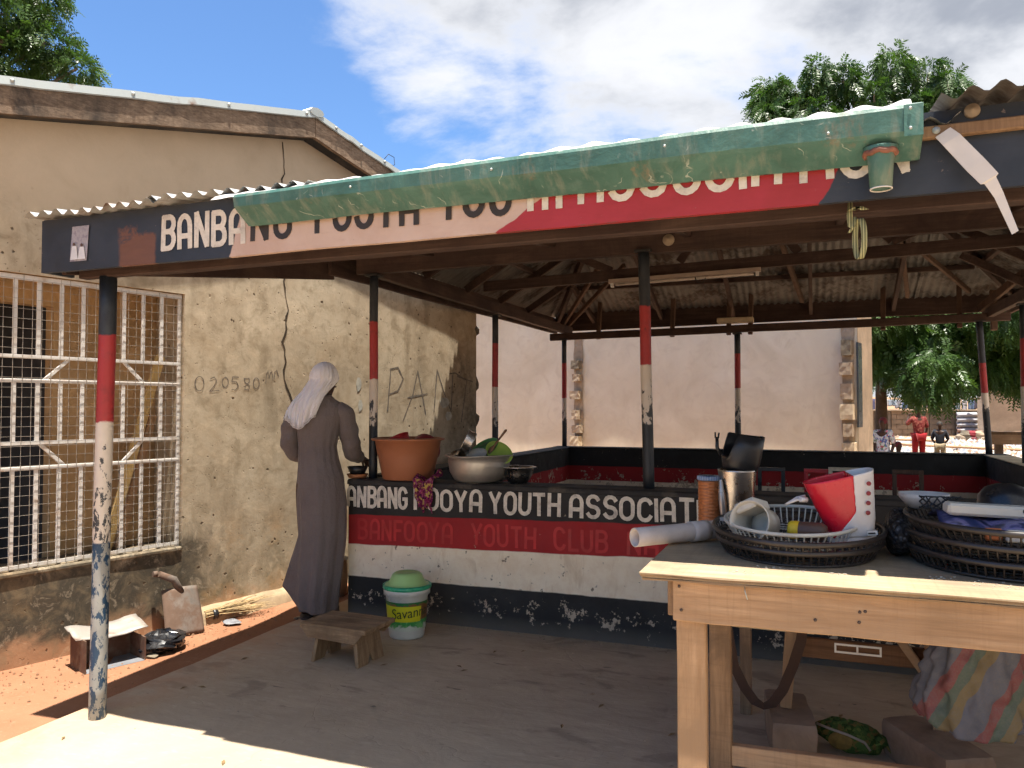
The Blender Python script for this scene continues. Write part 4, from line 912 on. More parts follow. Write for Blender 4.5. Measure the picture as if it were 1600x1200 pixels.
    if hat: 
        lath('cap', [(.0, 1.752), (.06, 1.742), (.095, 1.69), (.1, 1.645)], hat, (0, -.005, 0)); MB().grid(lambda u, v: loc((-.07 + .14 * u, .08 + .09 * v * (1 - (2 * u - 1) ** 2 * .4), 1.66 - .02 * v)), 6, 3).build('cap_peak', hat, t)
    # ears, nose
    for p, r in (((.085, .01, 1.60), .018), ((-.085, .01, 1.60), .018), ((0, .105, 1.60), .016)):
        q = (p[0], p[1], p[2] + dz); mb = MB(); mb.lathe([(0, -r * s), (r * s, 0), (0, r * s)], Vector(base) + Vector(q) * s, 8); mb.build('ear' if p[0] else 'nose', SKIN, t)
    return t
def people():
    fl = pattern('blue_white_floral_print', [(.62, .66, .74), (.10, .16, .42), (.55, .60, .66), (.16, .28, .20), (.40, .12, .16)], 22)
    rp = pattern('red_print_cloth', [(.20, .04, .038), (.13, .02, .02), (.30, .10, .075)], 26)
    red = fabric('red_trousers', (.27, .014, .018)); nav = fabric('dark_tshirt', (.028, .03, .04)); kh = fabric('khaki_cloth', (.34, .27, .17)); pur = fabric('purple_cloth', (.06, .035, .075)); scf = fabric('maroon_headscarf', (.17, .04, .045))
    figure('person', (2.62, 23.4, -.24), 1.64, R(20), 'person in red print shirt, red trousers and dark cap, hand raised to the face', rp, (red, True), hat=fabric('black_cap', (.03, .03, .033)), hair=False,
           arms={'re': (-.30, .08, 1.22), 'rw': (-.19, .17, 1.47), 'rf': (-.13, .14, 1.55)})
    figure('person', (2.97, 22.3, -.24), 1.27, R(170), 'child in dark tee and khaki shorts with hands behind the back', nav, (kh, False), arms={'le': (.24, -.06, 1.12), 'lw': (.12, -.13, .96), 'lf': (.05, -.14, .93), 're': (-.24, -.06, 1.12), 'rw': (-.12, -.13, .98), 'rf': (-.04, -.14, .96)})
    figure('person', (1.20, 15.95, -.2), 1.40, R(150), 'person in blue and white floral dress and maroon headscarf beside the tree trunk', fl, None, dress=fl, hair=scf)
    figure('person', (1.50, 16.5, -.2), 1.25, R(200), 'person in dark purple clothes sitting low beside the floral dress', pur, None, dress=pur, hair=scf, seated=True)
people()

def main_person():
    """seen from behind at the wall: local axes r = picture right, f = away"""
    A = R(20.9); RR = Vector((math.cos(A), math.sin(A), 0)); FF = Vector((-math.sin(A), math.cos(A), 0)); B = Vector((-3.115, 4.50, 0))
    t = thing('person', B, 'person in long grey-brown dress and white lace headscarf, back turned, working at the low wall', 'person')
    W = lambda r, f, z: B + RR * r + FF * f + Vector((0, 0, z))
    L = lambda r, f, z: RR * r + FF * f + Vector((0, 0, z))
    # body: one skinned figure, with fingers
    V = {}; E_ = []; rad = {}
    def jt(k, p, r, frm=None):
        V[k] = L(*p); rad[k] = r
        if frm: E_.append((frm, k))
    jt('pel', (0, .02, .98), (.13, .10)); jt('wai', (0, .03, 1.12), .08, 'pel'); jt('che', (0, .04, 1.31), (.10, .065), 'wai'); jt('nek', (.012, .05, 1.455), .05, 'che'); jt('hd0', (.03, .085, 1.525), .058, 'nek'); jt('hd1', (.028, .085, 1.60), (.078, .088), 'hd0'); jt('hd2', (.022, .065, 1.665), .055, 'hd1')
    for sg, n in ((-1, 'l'), (1, 'r')):
        jt(n + 'h', (.085 * sg, .02, .93), .085, 'pel'); jt(n + 'k', (.085 * sg, .04, .5), .056, n + 'h'); jt(n + 'a', (.075 * sg, -.01, .085), .038, n + 'k'); jt(n + 't', (.085 * sg + .02, .12, .028), .03, n + 'a'); jt(n + 'he', (.072 * sg, -.055, .035), .028, n + 'a')
    jt('ls', (-.15, .03, 1.375), .042, 'che'); jt('le', (-.205, .05, 1.13), .04, 'ls'); jt('lw', (-.10, .24, 1.03), .027, 'le')
    jt('rs', (.16, .04, 1.365), .042, 'che'); jt('re', (.195, .10, 1.13), .04, 'rs'); jt('rw', (.222, .28, 1.045), .027, 're')
    for n, w, h in (('l', (-.10, .24, 1.03), (-.04, .31, 1.01)), ('r', (.222, .28, 1.045), (.235, .345, 1.03))):
        jt(n + 'p', h, (.034, .022), n + 'w'); d = (Vector(h) - Vector(w)).normalized(); sd = d.cross(Vector((0, 0, 1))).normalized()
        for i, (o, ln) in enumerate(((-.027, .062), (-.009, .072), (.009, .068), (.026, .052))):
            p1 = Vector(h) + sd * o + d * .035; p2 = p1 + d * ln * .5 + Vector((0, 0, -.012)); p3 = p2 + d * ln * .25 + Vector((0, 0, -.03))
            jt('%sf%d' % (n, i), tuple(p1), .010, n + 'p'); jt('%sg%d' % (n, i), tuple(p2), .009, '%sf%d' % (n, i)); jt('%sq%d' % (n, i), tuple(p3), .008, '%sg%d' % (n, i))
        p1 = Vector(h) - sd * .036 + d * .0; p2 = p1 - sd * .018 + d * .035 + Vector((0, 0, -.01)); jt(n + 'u', tuple(p1), .011, n + 'p'); jt(n + 'v', tuple(p2), .009, n + 'u')
    ks = list(V); ix = {k: i for i, k in enumerate(ks)}
    bd = skin_mesh('body', [V[k] for k in ks], [(ix[a], ix[b]) for a, b in E_], [rad[k] for k in ks], SKIN, t)
    def blob(nm, c, r, mat, e=(1, 1, 1)):
        mb = MB(); mb.grid(lambda u, v: W(*c) + RR * (r * e[0] * math.cos(6.2832 * u) * math.sin(math.pi * v)) + FF * (r * e[1] * math.sin(6.2832 * u) * math.sin(math.pi * v)) + Vector((0, 0, r * e[2] * math.cos(math.pi * v))), 12, 8, True, True); return mb.build(nm, mat, bd)
    blob('nose', (.078, .155, 1.588), .017, SKIN, (.9, 1.1, 1.2)); blob('ear', (.102, .055, 1.585), .022, SKIN, (.4, .8, 1.2)); blob('mouth', (.074, .142, 1.545), .015, simple('lips', (.08, .03, .025), .5), (1, 1, .5))
    eye = simple('eye_white', (.5, .47, .42), .3); blob('eye', (.088, .13, 1.612), .010, eye); blob('eye', (.045, .158, 1.612), .010, eye)
    # dress
    DR = fabric('grey_brown_jersey', (.165, .140, .136), 160, .10)
    rows = [(.015, .008, .128, .118, 0), (.06, .006, .132, .122, 0), (.16, .006, .142, .130, 0), (.33, .02, .150, .128, 0), (.55, .035, .160, .135, .01), (.77, .028, .168, .140, .015), (.93, .014, .160, .130, .02), (1.05, -.004, .140, .108, .025), (1.14, -.012, .132, .098, .03), (1.24, -.008, .148, .104, .03), (1.34, -.002, .168, .106, .03), (1.40, .004, .165, .092, .035), (1.435, .008, .135, .075, .04), (1.462, .012, .085, .062, .045), (1.485, .014, .060, .056, .05)]
    zs = [r[0] for r in rows]
    def ring(z):
        for a, b in zip(rows[:-1], rows[1:]):
            if z <= b[0] + 1e-9:
                k = (z - a[0]) / (b[0] - a[0]); k = k * k * (3 - 2 * k) if False else k; return [a[i] + (b[i] - a[i]) * k for i in range(5)]
        return rows[-1]
    def dress(u, v):
        z = .05 + 1.435 * v; _, cx, hw, hd, cf = ring(z); hw *= .95; a = 6.28318 * u
        lo = max(0, 1 - z / 1.0)
        fold = (.042 * math.cos(a * 5 + .6 + z * .5) + .030 * math.cos(a * 9 + 2.1 - z * .9) + .022 * nz(math.cos(a) * 4, math.sin(a) * 4, z * 1.2) + .012 * nz(math.cos(a) * 9, math.sin(a) * 9, z * 2)) * lo ** .5 + .012 * nz(math.cos(a) * 2.5, math.sin(a) * 2.5, z * 6) + .010 * nz(math.cos(a) * 5 + z * 3, math.sin(a) * 5, z * 14)
        if z > .9: fold += .014 * math.cos(a * 16) * max(0, 1 - abs(z - 1.15) / .28) * (1 if math.sin(a) < 0 else .3)
        k = 1 + fold * 1.5
        x = cx + hw * math.cos(a) * k; f = cf + hd * math.sin(a) * k
        # trailing flap of cloth to the left and a kick at the right of the hem
        da = abs(((a - math.pi * 1.02 + math.pi) % (2 * math.pi)) - math.pi)
        fl = max(0, 1 - da / .55); x -= fl ** 1.2 * .12 * max(0, 1 - abs(z - .20) / .36); f += fl * .05 * max(0, 1 - abs(z - .2) / .3)
        zz = z + (fl * .13 * max(0, 1 - z / .2)) + .012 * math.cos(a * 3 + 1) * max(0, 1 - z / .1)
        return W(x, f, zz)
    mb = MB(); mb.grid(dress, 120, 110, True, True); mb.build('dress', DR, t, solid=.004)
    nt = DR.node_tree; g_ = G(nt); pb = nt.nodes['Principled BSDF']; pp_ = g_.pos()
    cr_ = g_.m('ADD', g_.noise(g_.map(pp_, (1, 1, .28)), 26, 4, .6, .8), g_.m('MULTIPLY', g_.noise(g_.map(pp_, (.7, .7, 1.2)), 15, 4, .6, 1.2), .8))
    g_.put(pb.inputs['Normal'], g_.bump(cr_, .55, .014))
    def sleeve(P, Rr, sd):
        n = len(P) - 1; m_ = MB()
        cv = lambda v: (lambda i, k: (Vector(P[i]).lerp(Vector(P[min(i + 1, n)]), k), Rr[i] + (Rr[min(i + 1, n)] - Rr[i]) * k))(min(int(v * n), n - 1), v * n - min(int(v * n), n - 1))
        def fn(u, v):
            c, r = cv(v); d = (cv(min(1, v + .04))[0] - cv(max(0, v - .04))[0]).normalized(); a_ = d.cross(Vector((.3, .1, 1))).normalized(); b_ = d.cross(a_); w = 6.2832 * u
            r *= 1 + .10 * nz(v * 9 + sd, math.cos(w), math.sin(w)) + .07 * math.sin(v * 34 + 2 * math.cos(w) + sd) * max(0, 1 - abs(v - .52) / .3)
            q = c + (a_ * math.cos(w) + b_ * math.sin(w)) * r; return W(*q)
        m_.grid(fn, 20, 40, True, True); m_.build('sleeve', DR, t, solid=.003)
    sleeve([(-.105, .03, 1.405), (-.165, .03, 1.365), (-.198, .035, 1.27), (-.208, .045, 1.15), (-.185, .09, 1.09), (-.12, .22, 1.04)], [.05, .062, .060, .057, .055, .04], 1)
    sleeve([(.115, .035, 1.40), (.165, .04, 1.36), (.188, .06, 1.26), (.198, .095, 1.15), (.202, .14, 1.09), (.221, .265, 1.05)], [.05, .064, .064, .062, .060, .042], 5)
    # headscarf: gathered cap and a hanging tail with lace hem
    SC_ = Mat('white_lace_cloth'); p = SC_.pos(); n = SC_.noise(p, 90, 3); SCm = SC_.out(SC_.mix(n, (.74, .73, .76), (.84, .83, .85)), .85, SC_.bump(SC_.noise(p, 40, 4), .3, .004), spec=.2, Sheen_Weight=.2)
    mb = MB()
    def scarf(u, v):
        # u runs round the back of the head from the right temple to the left one, v from crown to hem
        a = R(-8) - R(205) * u; hdc = Vector((.022, .075, 1.605)); fold = .009 * nz(u * 11, 1.5) + .007 * nz(u * 23, v * 2.5 + 4) + .003 * nz(u * 50, v * 6)
        if v < .42:
            k = v / .42; ph = k * R(98); r = .104 + fold * k; q = hdc + Vector((math.cos(a) * r * math.sin(ph) * .93, math.sin(a) * r * math.sin(ph) * 1.04, .108 * math.cos(ph)))
            return W(*q)
        k = (v - .42) / .58; s0 = R(98); r = .104 + fold
        q0 = hdc + Vector((math.cos(a) * r * math.sin(s0) * .93, math.sin(a) * r * math.sin(s0) * 1.04, .108 * math.cos(s0)))
        un = (u - .5)
        end = Vector((-.075 - un * .24 - .01, -.085 - .02 * math.cos(un * 3.0) + .030 * nz(u * 13, 7) + .012 * nz(u * 30, 3), 1.30 + .055 * (un + .5) * 0 + .10 * max(0, .34 - u) * 1.2 - .03 * math.cos((u - .6) * 8)))
        e = q0.lerp(end, k ** .85); e.x -= .03 * math.sin(k * math.pi) * (u); e.y -= .03 * math.sin(k * math.pi) - .012 * nz(u * 15, k * 3)
        if u < .13: e = q0.lerp(Vector((.03, -.03, 1.46)), k)          # the right edge tucks behind the jaw
        return W(*e)
    mb.grid(scarf, 84, 40); mb.build('headscarf', SCm, t, solid=.003)
    mb = MB(); LC = 46
    for i in range(LC):
        u = .16 + .82 * i / (LC - 1); c = scarf(u, 1.0) - FF * .004
        mb.tube([c + RR * (.0065 * math.cos(q * .7)) + Vector((0, 0, .0065 * math.sin(q * .7) - .006)) for q in range(9)], .0016, 4, closed=True)
        mb.tube([c + RR * (.005 * math.cos(q * .7)) + Vector((0, 0, .005 * math.sin(q * .7) + .008)) for q in range(9)], .0015, 4, closed=True)
    tag(mb.build('lace_edging', SCm, t), kind='stuff')
    SH = simple('dark_sandal', (.05, .04, .04), .6)
    for sg in (-1, 1):
        mb = MB(); mb.grid(lambda u, v: W(.08 * sg + .012 + .045 * math.cos(6.2832 * u) * (1 if v < 1 else .01), .03 + .125 * math.sin(6.2832 * u) * (1 if v < 1 else .01), .004 + .014 * min(1, v * 2)), 20, 2, False, True); mb.build('sandal', SH, t)
main_person()

# ---------------------------------------------------------------- pots and bowls
STEEL = metal_sheet('brushed_steel', (.62, .58, .54), 0, .25, 1.0); ALU = metal_sheet('scuffed_aluminium', (.50, .475, .44), 0, .42, .85)
TERRA = simple('terracotta_plastic', (.36, .135, .065), .5, .10, 4, spec=.45); REDPL = simple('red_plastic', (.42, .02, .025), .35, .12, 8, spec=.5); DKRED = simple('dark_red_plastic', (.22, .022, .03), .45, .15, 8)
GREENP = simple('green_plastic', (.03, .22, .10), .35, .12, 8); LIME = simple('lime_plastic', (.34, .50, .10), .4, .1, 8); BLKP = simple('black_plastic', (.018, .019, .021), .32, .15, 8, spec=.5)
def tilt(ax, a, z=0): return Matrix.Rotation(a, 3, ax) @ rotz(z)
def pots():
    c = (-2.59, 4.79, WT)
    t = MB(); o = t.lathe([(0, .003), (.165, .003), (.172, .01), (.2, .14), (.224, .262), (.25, .268), (.252, .278), (.228, .284), (.216, .27), (.19, .13), (.162, .02), (0, .018)], c, 48).build('plastic_basin', TERRA); tag(o, 'tall terracotta-coloured plastic basin on the wall', 'basin')
    for dx, dy, z, ax, a, m_, r, lab in ((-.05, -.02, .20, 'Y', -.5, REDPL, .10, 'bright red plastic bowl tipped up inside the terracotta basin'), (.085, .03, .18, 'X', -1.2, DKRED, .105, 'dark red round bowl standing on edge inside the terracotta basin')):
        mb = MB(); mb.lathe([(0, .0), (r * .6, .0), (r * .9, .04), (r, .085), (r * .97, .087), (r * .86, .04), (r * .55, .008), (0, .008)], (c[0] + dx, c[1] + dy, WT + z), 28, tilt(ax, a)); tag(mb.build('plastic_bowl', m_), lab, 'bowl')
    c = (-2.055, 4.775, WT)
    mb = MB(); n = 44
    prof = [(0, .002), (.13, .002), (.165, .02), (.192, .07), (.203, .13), (.206, .165), (.226, .174), (.228, .18), (.206, .180), (.196, .13), (.18, .07), (.15, .022), (0, .012)]
    mb.grid(lambda u, v: (lambda r, z: (c[0] + math.cos(6.2832 * u) * r * (1 + .012 * nz(math.cos(6.28 * u) * 3, math.sin(6.28 * u) * 3, z * 14)), c[1] + math.sin(6.2832 * u) * r * (1 + .012 * nz(math.cos(6.28 * u) * 3, math.sin(6.28 * u) * 3, z * 14)), c[2] + z + .004 * math.cos(6.2832 * u * 2 + 1) * (z > .15)))(*prof[int(round(v * 12))]), n, 12, True, True)
    tag(mb.build('aluminium_basin', ALU), 'dented grey aluminium basin heaped with washed dishes on the wall', 'basin')
    def dish(nm, dx, dy, z, r, d, M, mat, lab):
        mb = MB(); mb.lathe([(0, 0), (r * .62, 0), (r * .8, d * .4), (r, d), (r * .97, d + .002), (r * .76, d * .45), (r * .58, .004), (0, .004)], (c[0] + dx, c[1] + dy, WT + z), 32, M); tag(mb.build(nm, mat), lab, nm.split('_')[-1])
    mb = MB(); Mx = tilt('Y', -1.12) @ tilt('X', .35); mb.lathe([(0, 0), (.082, 0), (.09, .006), (.092, .058), (.096, .06), (.09, .06), (.086, .01), (0, .006)], (c[0] - .03, c[1] - .05, WT + .235), 32, Mx); o = mb.build('steel_pan', STEEL); tag(o, 'shallow steel pan tipped on edge in the aluminium basin', 'pan')
    dish('green_plate', .03, .02, .19, .115, .018, tilt('X', .55, .0) @ tilt('Y', -.35), GREENP, 'dark green plate leaning in the aluminium basin'); dish('green_plate', .02, .05, .205, .11, .018, tilt('X', .6) @ tilt('Y', -.3), simple('bright_green_plastic', (.05, .33, .12), .35), 'brighter green plate behind the dark green plate')
    dish('lime_plate', .135, .0, .185, .095, .02, tilt('X', .62) @ tilt('Y', .62), LIME, 'yellow-green plate leaning at the right of the aluminium basin')
    dish('steel_saucer', -.125, -.05, .185, .06, .012, tilt('X', .35) @ tilt('Y', -.2), STEEL, 'small shiny saucer on the left rim of the aluminium basin'); dish('clear_bowl', .03, -.10, .165, .07, .03, tilt('X', .5), simple('milky_plastic', (.42, .42, .40), .3), 'milky bowl at the front of the aluminium basin')
    mb = MB(); a = Vector((c[0] + .08, c[1] - .06, WT + .18)); b = Vector((c[0] + .185, c[1] + .02, WT + .345)); mb.tube([a, a.lerp(b, .25), a.lerp(b, .4), a.lerp(b, .7), a.lerp(b, .95), b], [.02, .03, .012, .013, .018, .01], 12, flat=.45); tag(mb.build('wooden_spoon', wood('brown_ladle_wood', (.16, .085, .05), (.28, .16, .1), 'Z', knots=False)), 'brown wooden spoon sticking out of the aluminium basin', 'spoon')
    mb = MB(); mb.lathe([(0, .002), (.055, .002), (.068, .012), (.094, .06), (.1, .098), (.118, .102), (.118, .106), (.098, .106), (.088, .06), (.06, .014), (0, .01)], (-1.79, 4.80, WT), 40); tag(mb.build('steel_bowl', STEEL), 'small shiny steel bowl on the wall, right of the aluminium basin', 'bowl')
    mb = MB(); mb.lathe([(0, .002), (.06, .002), (.075, .03), (.072, .03), (.058, .008), (0, .008)], (-2.955, 4.735, WT), 24); tag(mb.build('clay_dish', simple('orange_clay', (.42, .17, .07), .6)), 'small orange dish under the black bowl at the working hand', 'dish')
    mb = MB(); mb.lathe([(0, .0), (.05, .0), (.072, .05), (.068, .05), (.048, .006), (0, .006)], (-2.955, 4.735, WT + .031), 24); tag(mb.build('black_bowl', BLKP), 'small black bowl at the hand of the person at the wall', 'bowl')
    # patterned cloth hanging over the wall edge
    pm = pattern('magenta_print_cloth', [(.16, .02, .07), (.30, .03, .12), (.05, .012, .04), (.50, .36, .10), (.36, .10, .2)], 70); mb = MB()
    def cl(u, v):
        x = -2.40 + .19 * (u - .5) * (1 - .45 * v) + .03 * v; s = v * .30
        if s < .12: y = 4.64 + (.12 - s) - .012; z = WT + .018 + .03 * math.sin(u * 9) * (1 - v) + .035 * max(0, 1 - s / .1) * (.5 + nz(u * 4, v * 3))
        else: y = 4.622 - .012 * math.sin(u * 14); z = WT + .012 - (s - .12) * (1 + .5 * nz(u * 5, 2))
        return (x + .012 * nz(u * 6, v * 6), y - .01 * abs(nz(u * 8, v * 8)) , z + .008 * nz(u * 12, v * 9))
    mb.grid(cl, 30, 26); tag(mb.build('patterned_cloth', pm, solid=.004), 'crumpled magenta patterned cloth hanging over the wall edge between the two basins', 'cloth')
    # steel pot behind the dress
    t = thing('metal_pot', (-3.52, 5.25, -.06), 'grey metal pot on the ground behind the dress', 'pot')
    MB().lathe([(0, 0), (.11, 0), (.13, .02), (.14, .16), (.135, .28), (.14, .285)], (-3.52, 5.25, -.06), 30).build('pot_body', ALU, t); MB().lathe([(0, .02), (.05, .018), (.13, .004), (.145, 0)], (-3.52, 5.25, .228), 30).build('pot_lid', simple('dark_lid', (.08, .08, .08), .4), t)
pots()

# ---------------------------------------------------------------- bucket and stool
def bucket():
    c = Vector((-2.345, 4.33, 0)); t = thing('plastic_bucket', c, 'white and green plastic bucket with pale green lid in front of the painted wall', 'bucket')
    WB = simple('milky_white_plastic', (.60, .62, .58), .35, .08, 6, spec=.5)
    b = MB().lathe([(0, .004), (.103, .002), (.108, .012), (.128, .25), (.131, .252), (.131, .262), (.142, .264), (.144, .31), (.136, .312)], c, 44).build('bucket_body', WB, t)
    m = Mat('printed_bucket_label'); x, y, z = m.sep(m.pos()); n = m.noise(m.pos(), 22, 5, .6, .6); zz = m.m('ADD', z, m.mr(n, .3, .7, -.02, .02))
    col = m.mix(m.mr(zz, .205, .212), m.mix(m.mr(z, .118, .121), m.mix(m.mr(n, .5, .6), (.035, .26, .06), (.14, .42, .13)), m.mix(m.mr(x, -2.40, -2.398), (.10, .20, .02), (.20, .09, .035))), (.02, .15, .04))
    col = m.mix(m.mr(zz, .07, .085), (.52, .58, .50), col)
    lm = m.out(col, .35, spec=.5)
    MB().lathe([(.1145, .055), (.1285, .228)], c, 44).build('printed_label', lm, b)
    MB().lathe([(.1155 + .0145 * k, .062 + .175 * k) for k in ()] or [(.1205, .112), (.1287, .205)], c, 30, a0=R(-140), a1=R(-20)).build('yellow_panel', simple('yellow_print', (.60, .58, .02), .35, .08), b)
    cu = bpy.data.curves.new('t', 'FONT'); cu.body = 'Savanna'; cu.size = .092; to = bpy.data.objects.new('t', cu); COL.objects.link(to); dg = bpy.context.evaluated_depsgraph_get(); dg.update(); tm = bpy.data.meshes.new_from_object(to.evaluated_get(dg)); bpy.data.objects.remove(to)
    mb = MB(); vs = []
    for v in tm.vertices:
        z = .128 + v.co.y * .95; r = .1222 + (z - .112) * .088 + .0016; a = R(-106) + v.co.x / .125 * .82; vs.append(c + Vector((math.cos(a) * r, math.sin(a) * r, z + (a + 1.85) * .012)))
    mb.add(vs, [tuple(p.vertices) for p in tm.polygons]); mb.build('printed_word', simple('dark_green_print', (.015, .05, .02), .4), b)
    MB().lathe([(.146, .296), (.149, .300), (.149, .316), (.141, .322), (.135, .318)], c, 44).build('lid_ring', simple('emerald_plastic', (.02, .33, .17), .3, .1, spec=.5), t)
    MB().lathe([(.138, .318), (.12, .325), (.105, .345), (.09, .378), (.075, .388), (.05, .392), (.03, .386), (0, .386)], c, 40).build('lid', simple('pale_green_plastic', (.36, .60, .24), .4, .06, 5, spec=.5), t)
def stool():
    t = thing('wooden_stool', (-2.44, 3.82, 0), 'low worn wooden stool standing before the green bucket', 'stool'); a = R(-3); M3 = rotz(a); c = Vector((-2.44, 3.82, 0))
    P = lambda x, y, z: c + M3 @ Vector((x, y, z))
    for y0, y1 in ((-.15, -.053), (-.05, .05), (.053, .15)):
        mb = MB(); q = [P(-.215, y0, .188), P(.215, y0, .188), P(.215, y1, .188), P(-.215, y1, .188)]; dz = random.uniform(0, .003)
        mb.add([p for p in q] + [p + Vector((0, 0, .024 + dz)) for p in q], [(3,2,1,0),(4,5,6,7),(0,1,5,4),(1,2,6,5),(2,3,7,6),(3,0,4,7)]); mb.build('seat_plank', STOOLW, t, bevel=.004)
    for y in (-.152, .13):                                  # skirt boards with slanted ends
        prof = [(-.215, .205), (.215, .205), (.15, .132), (-.165, .138)]
        mb = MB(); k = [P(x, y, z) for x, z in prof] + [P(x, y + .022, z) for x, z in prof]; mb.add(k, [(3,2,1,0),(4,5,6,7),(0,1,5,4),(1,2,6,5),(2,3,7,6),(3,0,4,7)]); mb.build('skirt_board', STOOLW, t, bevel=.004)
    LW = wood('worn_timber_z', (.24, .15, .085), (.42, .29, .17), 'Z', 1.2)
    for x, s in ((-.135, -1), (.135, 1)):                    # plank ends with a notch forming two feet
        prof = [(-.125, 0), (-.03, 0), (0, .055), (.03, 0), (.125, 0), (.11, .187), (-.11, .187)]
        mb = MB(); k = [P(x + s * .012 - s * .03 * (z / .19) - .011, y, z) for y, z in prof] + [P(x + s * .012 - s * .03 * (z / .19) + .011, y, z) for y, z in prof]; n = 7
        mb.add(k, [tuple(range(n))[::-1], tuple(range(n, 2 * n))] + [(i, (i+1) % n, n + (i+1) % n, n + i) for i in range(n)]); mb.build('leg', LW, t, bevel=.003)
    MB().beam(P(-.12, .02, .155), P(.12, .02, .155), .025, .05).build('stretcher', LW, t, bevel=.003)
bucket(); stool()

# ---------------------------------------------------------------- odds and ends along the house wall
def oddments():
    RUST = metal_sheet('rusty_steel', (.20, .17, .145), .55, .6, .5, (.17, .10, .065), 5); UPZ = Vector((0, 0, 1))
    t = thing('shovel_head', (-3.78, 4.02, -.07), 'rusty shovel head with a broken handle leaning on the house wall', 'shovel')
    def blade(u, v):
        x = (u - .5) * .25 * (1 - .08 * v); cv = .035 * (1 - (2 * u - 1) ** 2) * (.4 + .6 * v)
        b = Vector((-3.80, 4.04, -.07)); d = Vector((-.10, .06, .29)); sd = Vector((.42, .9, 0)).normalized(); nn = sd.cross(d).normalized()
        return b + sd * x + d * v * 1.0 + nn * (cv - .03 * v * v)
    MB().grid(blade, 14, 12).build('blade', RUST, t, solid=.006)
    p = blade(.5, 1); MB().tube([p - Vector((0, 0, .04)), p + Vector((-.03, -.03, .05)), p + Vector((-.07, -.12, .10))], [.026, .024, .021], 12).build('socket', RUST, t)
    pts = [p + Vector((-.075, -.13, .103)), p + Vector((-.085, -.155, .105))]; MB().tube(pts, [.021, .018], 12).build('handle_stub', RUST, t)
    t = thing('broken_tin_box', (-3.78, 3.47, -.08), 'broken rusty tin box with an open lid against the wall behind the corner post', 'box')
    TIN = metal_sheet('brown_tin', (.17, .115, .08), .5, .6, .2, (.16, .075, .045), 6)
    M4 = Matrix.Translation((-3.80, 3.45, -.08)) @ Matrix.Rotation(R(70), 4, 'Z')
    MB().box((-.17, .10, 0), (.17, .108, .20), M4).build('back_side', TIN, t); MB().box((-.17, -.10, 0), (-.162, .10, .19), M4).build('left_side', TIN, t); MB().box((.162, -.09, 0), (.17, .10, .14), M4).build('right_side', TIN, t); MB().box((-.16, -.1, .004), (.16, .098, .01), M4).build('bottom', GREYP, t)
    mb = MB(); mb.grid(lambda u, v: M4 @ Vector((-.20 + .40 * u, .12 - .17 * v, .235 - .045 * v + .014 * nz(u * 4, v * 3) - .02 * math.sin(u * 3))), 12, 6); mb.build('lid', metal_sheet('dented_grey_lid', (.40, .36, .32), .3, .5, .4), t, solid=.004)
    mb = MB(); mb.grid(lambda u, v: Vector((-3.70, 3.745, -.055)) + Vector((.12 * math.cos(6.2832 * u) * math.sin(math.pi * v) * (1 + .5 * nz(u * 7, v * 6)), .14 * math.sin(6.2832 * u) * math.sin(math.pi * v) * (1 + .5 * nz(u * 6, v * 7, 2)), .065 * math.cos(math.pi * v) * (1 + .4 * nz(u * 9, v * 8)) + .04)), 22, 14, False, True); tag(mb.build('plastic_bag', simple('glossy_black_film', (.012, .012, .014), .18, .2, 20, spec=.6)), 'crumpled glossy black plastic bag lying between the tin box and shovel', 'bag')
    t = thing('grass_broom', (-3.80, 4.5, -.06), 'short broom of dry grass stalks lying beside the house wall', 'broom'); ST = simple('dry_straw', (.46, .33, .17), .8, .25, 30); STD = simple('broom_butt', (.32, .22, .12), .8, .3, 40)
    mb = MB(); d = Vector((.30, .93, .03)).normalized(); sd = Vector((.93, -.30, 0)); b = Vector((-3.87, 4.36, -.02)); random.seed(9)
    for i in range(150):
        a = random.uniform(0, 6.28); r = .035 * math.sqrt(random.random()); q = b + sd * r * math.cos(a) + Vector((0, 0, r * math.sin(a) * .8 + .01)); L_ = random.uniform(.25, .46); sp = random.uniform(-.30, .30)
        e = q + d * L_ + sd * (sp * L_ + r * 1.5 * math.cos(a)) + Vector((0, 0, max(-.04 - q.z, r * math.sin(a) - .035 * L_))); mb.tube([q - d * .06, q + d * .05, e], [.0024, .002, .0009], 3, caps=False)
    tag(mb.build('stalks', ST, t), kind='stuff'); MB().tube([b + d * -.005, b + d * .03], [.042, .04], 14, flat=.9).build('binding', BLKP, t)
    for i, (x, y, r, lab) in enumerate(((-3.66, 3.62, .032, 'small dark flat stone near the tin box'), (-3.72, 4.38, .045, 'flat grey scrap lying under the broom'), (-3.34, 4.62, .03, 'dark lump lying left of the dress hem'), (-3.25, 4.38, .028, 'silvery scrap beside the sandals'))):
        mb = MB(); mb.grid(lambda u, v: Vector((x, y, -.06 if x < -3.2 else .012)) + Vector((r * 1.4 * math.cos(6.2832 * u) * math.sin(math.pi * v), r * math.sin(6.2832 * u) * math.sin(math.pi * v), r * .35 * math.cos(math.pi * v))) * (1 + .4 * nz(u * 5 + i, v * 4)), 12, 7, False, True); tag(mb.build('scrap', (DARKBLK, GREYP, BLKP, STEEL)[i]), lab, 'scrap')
oddments()

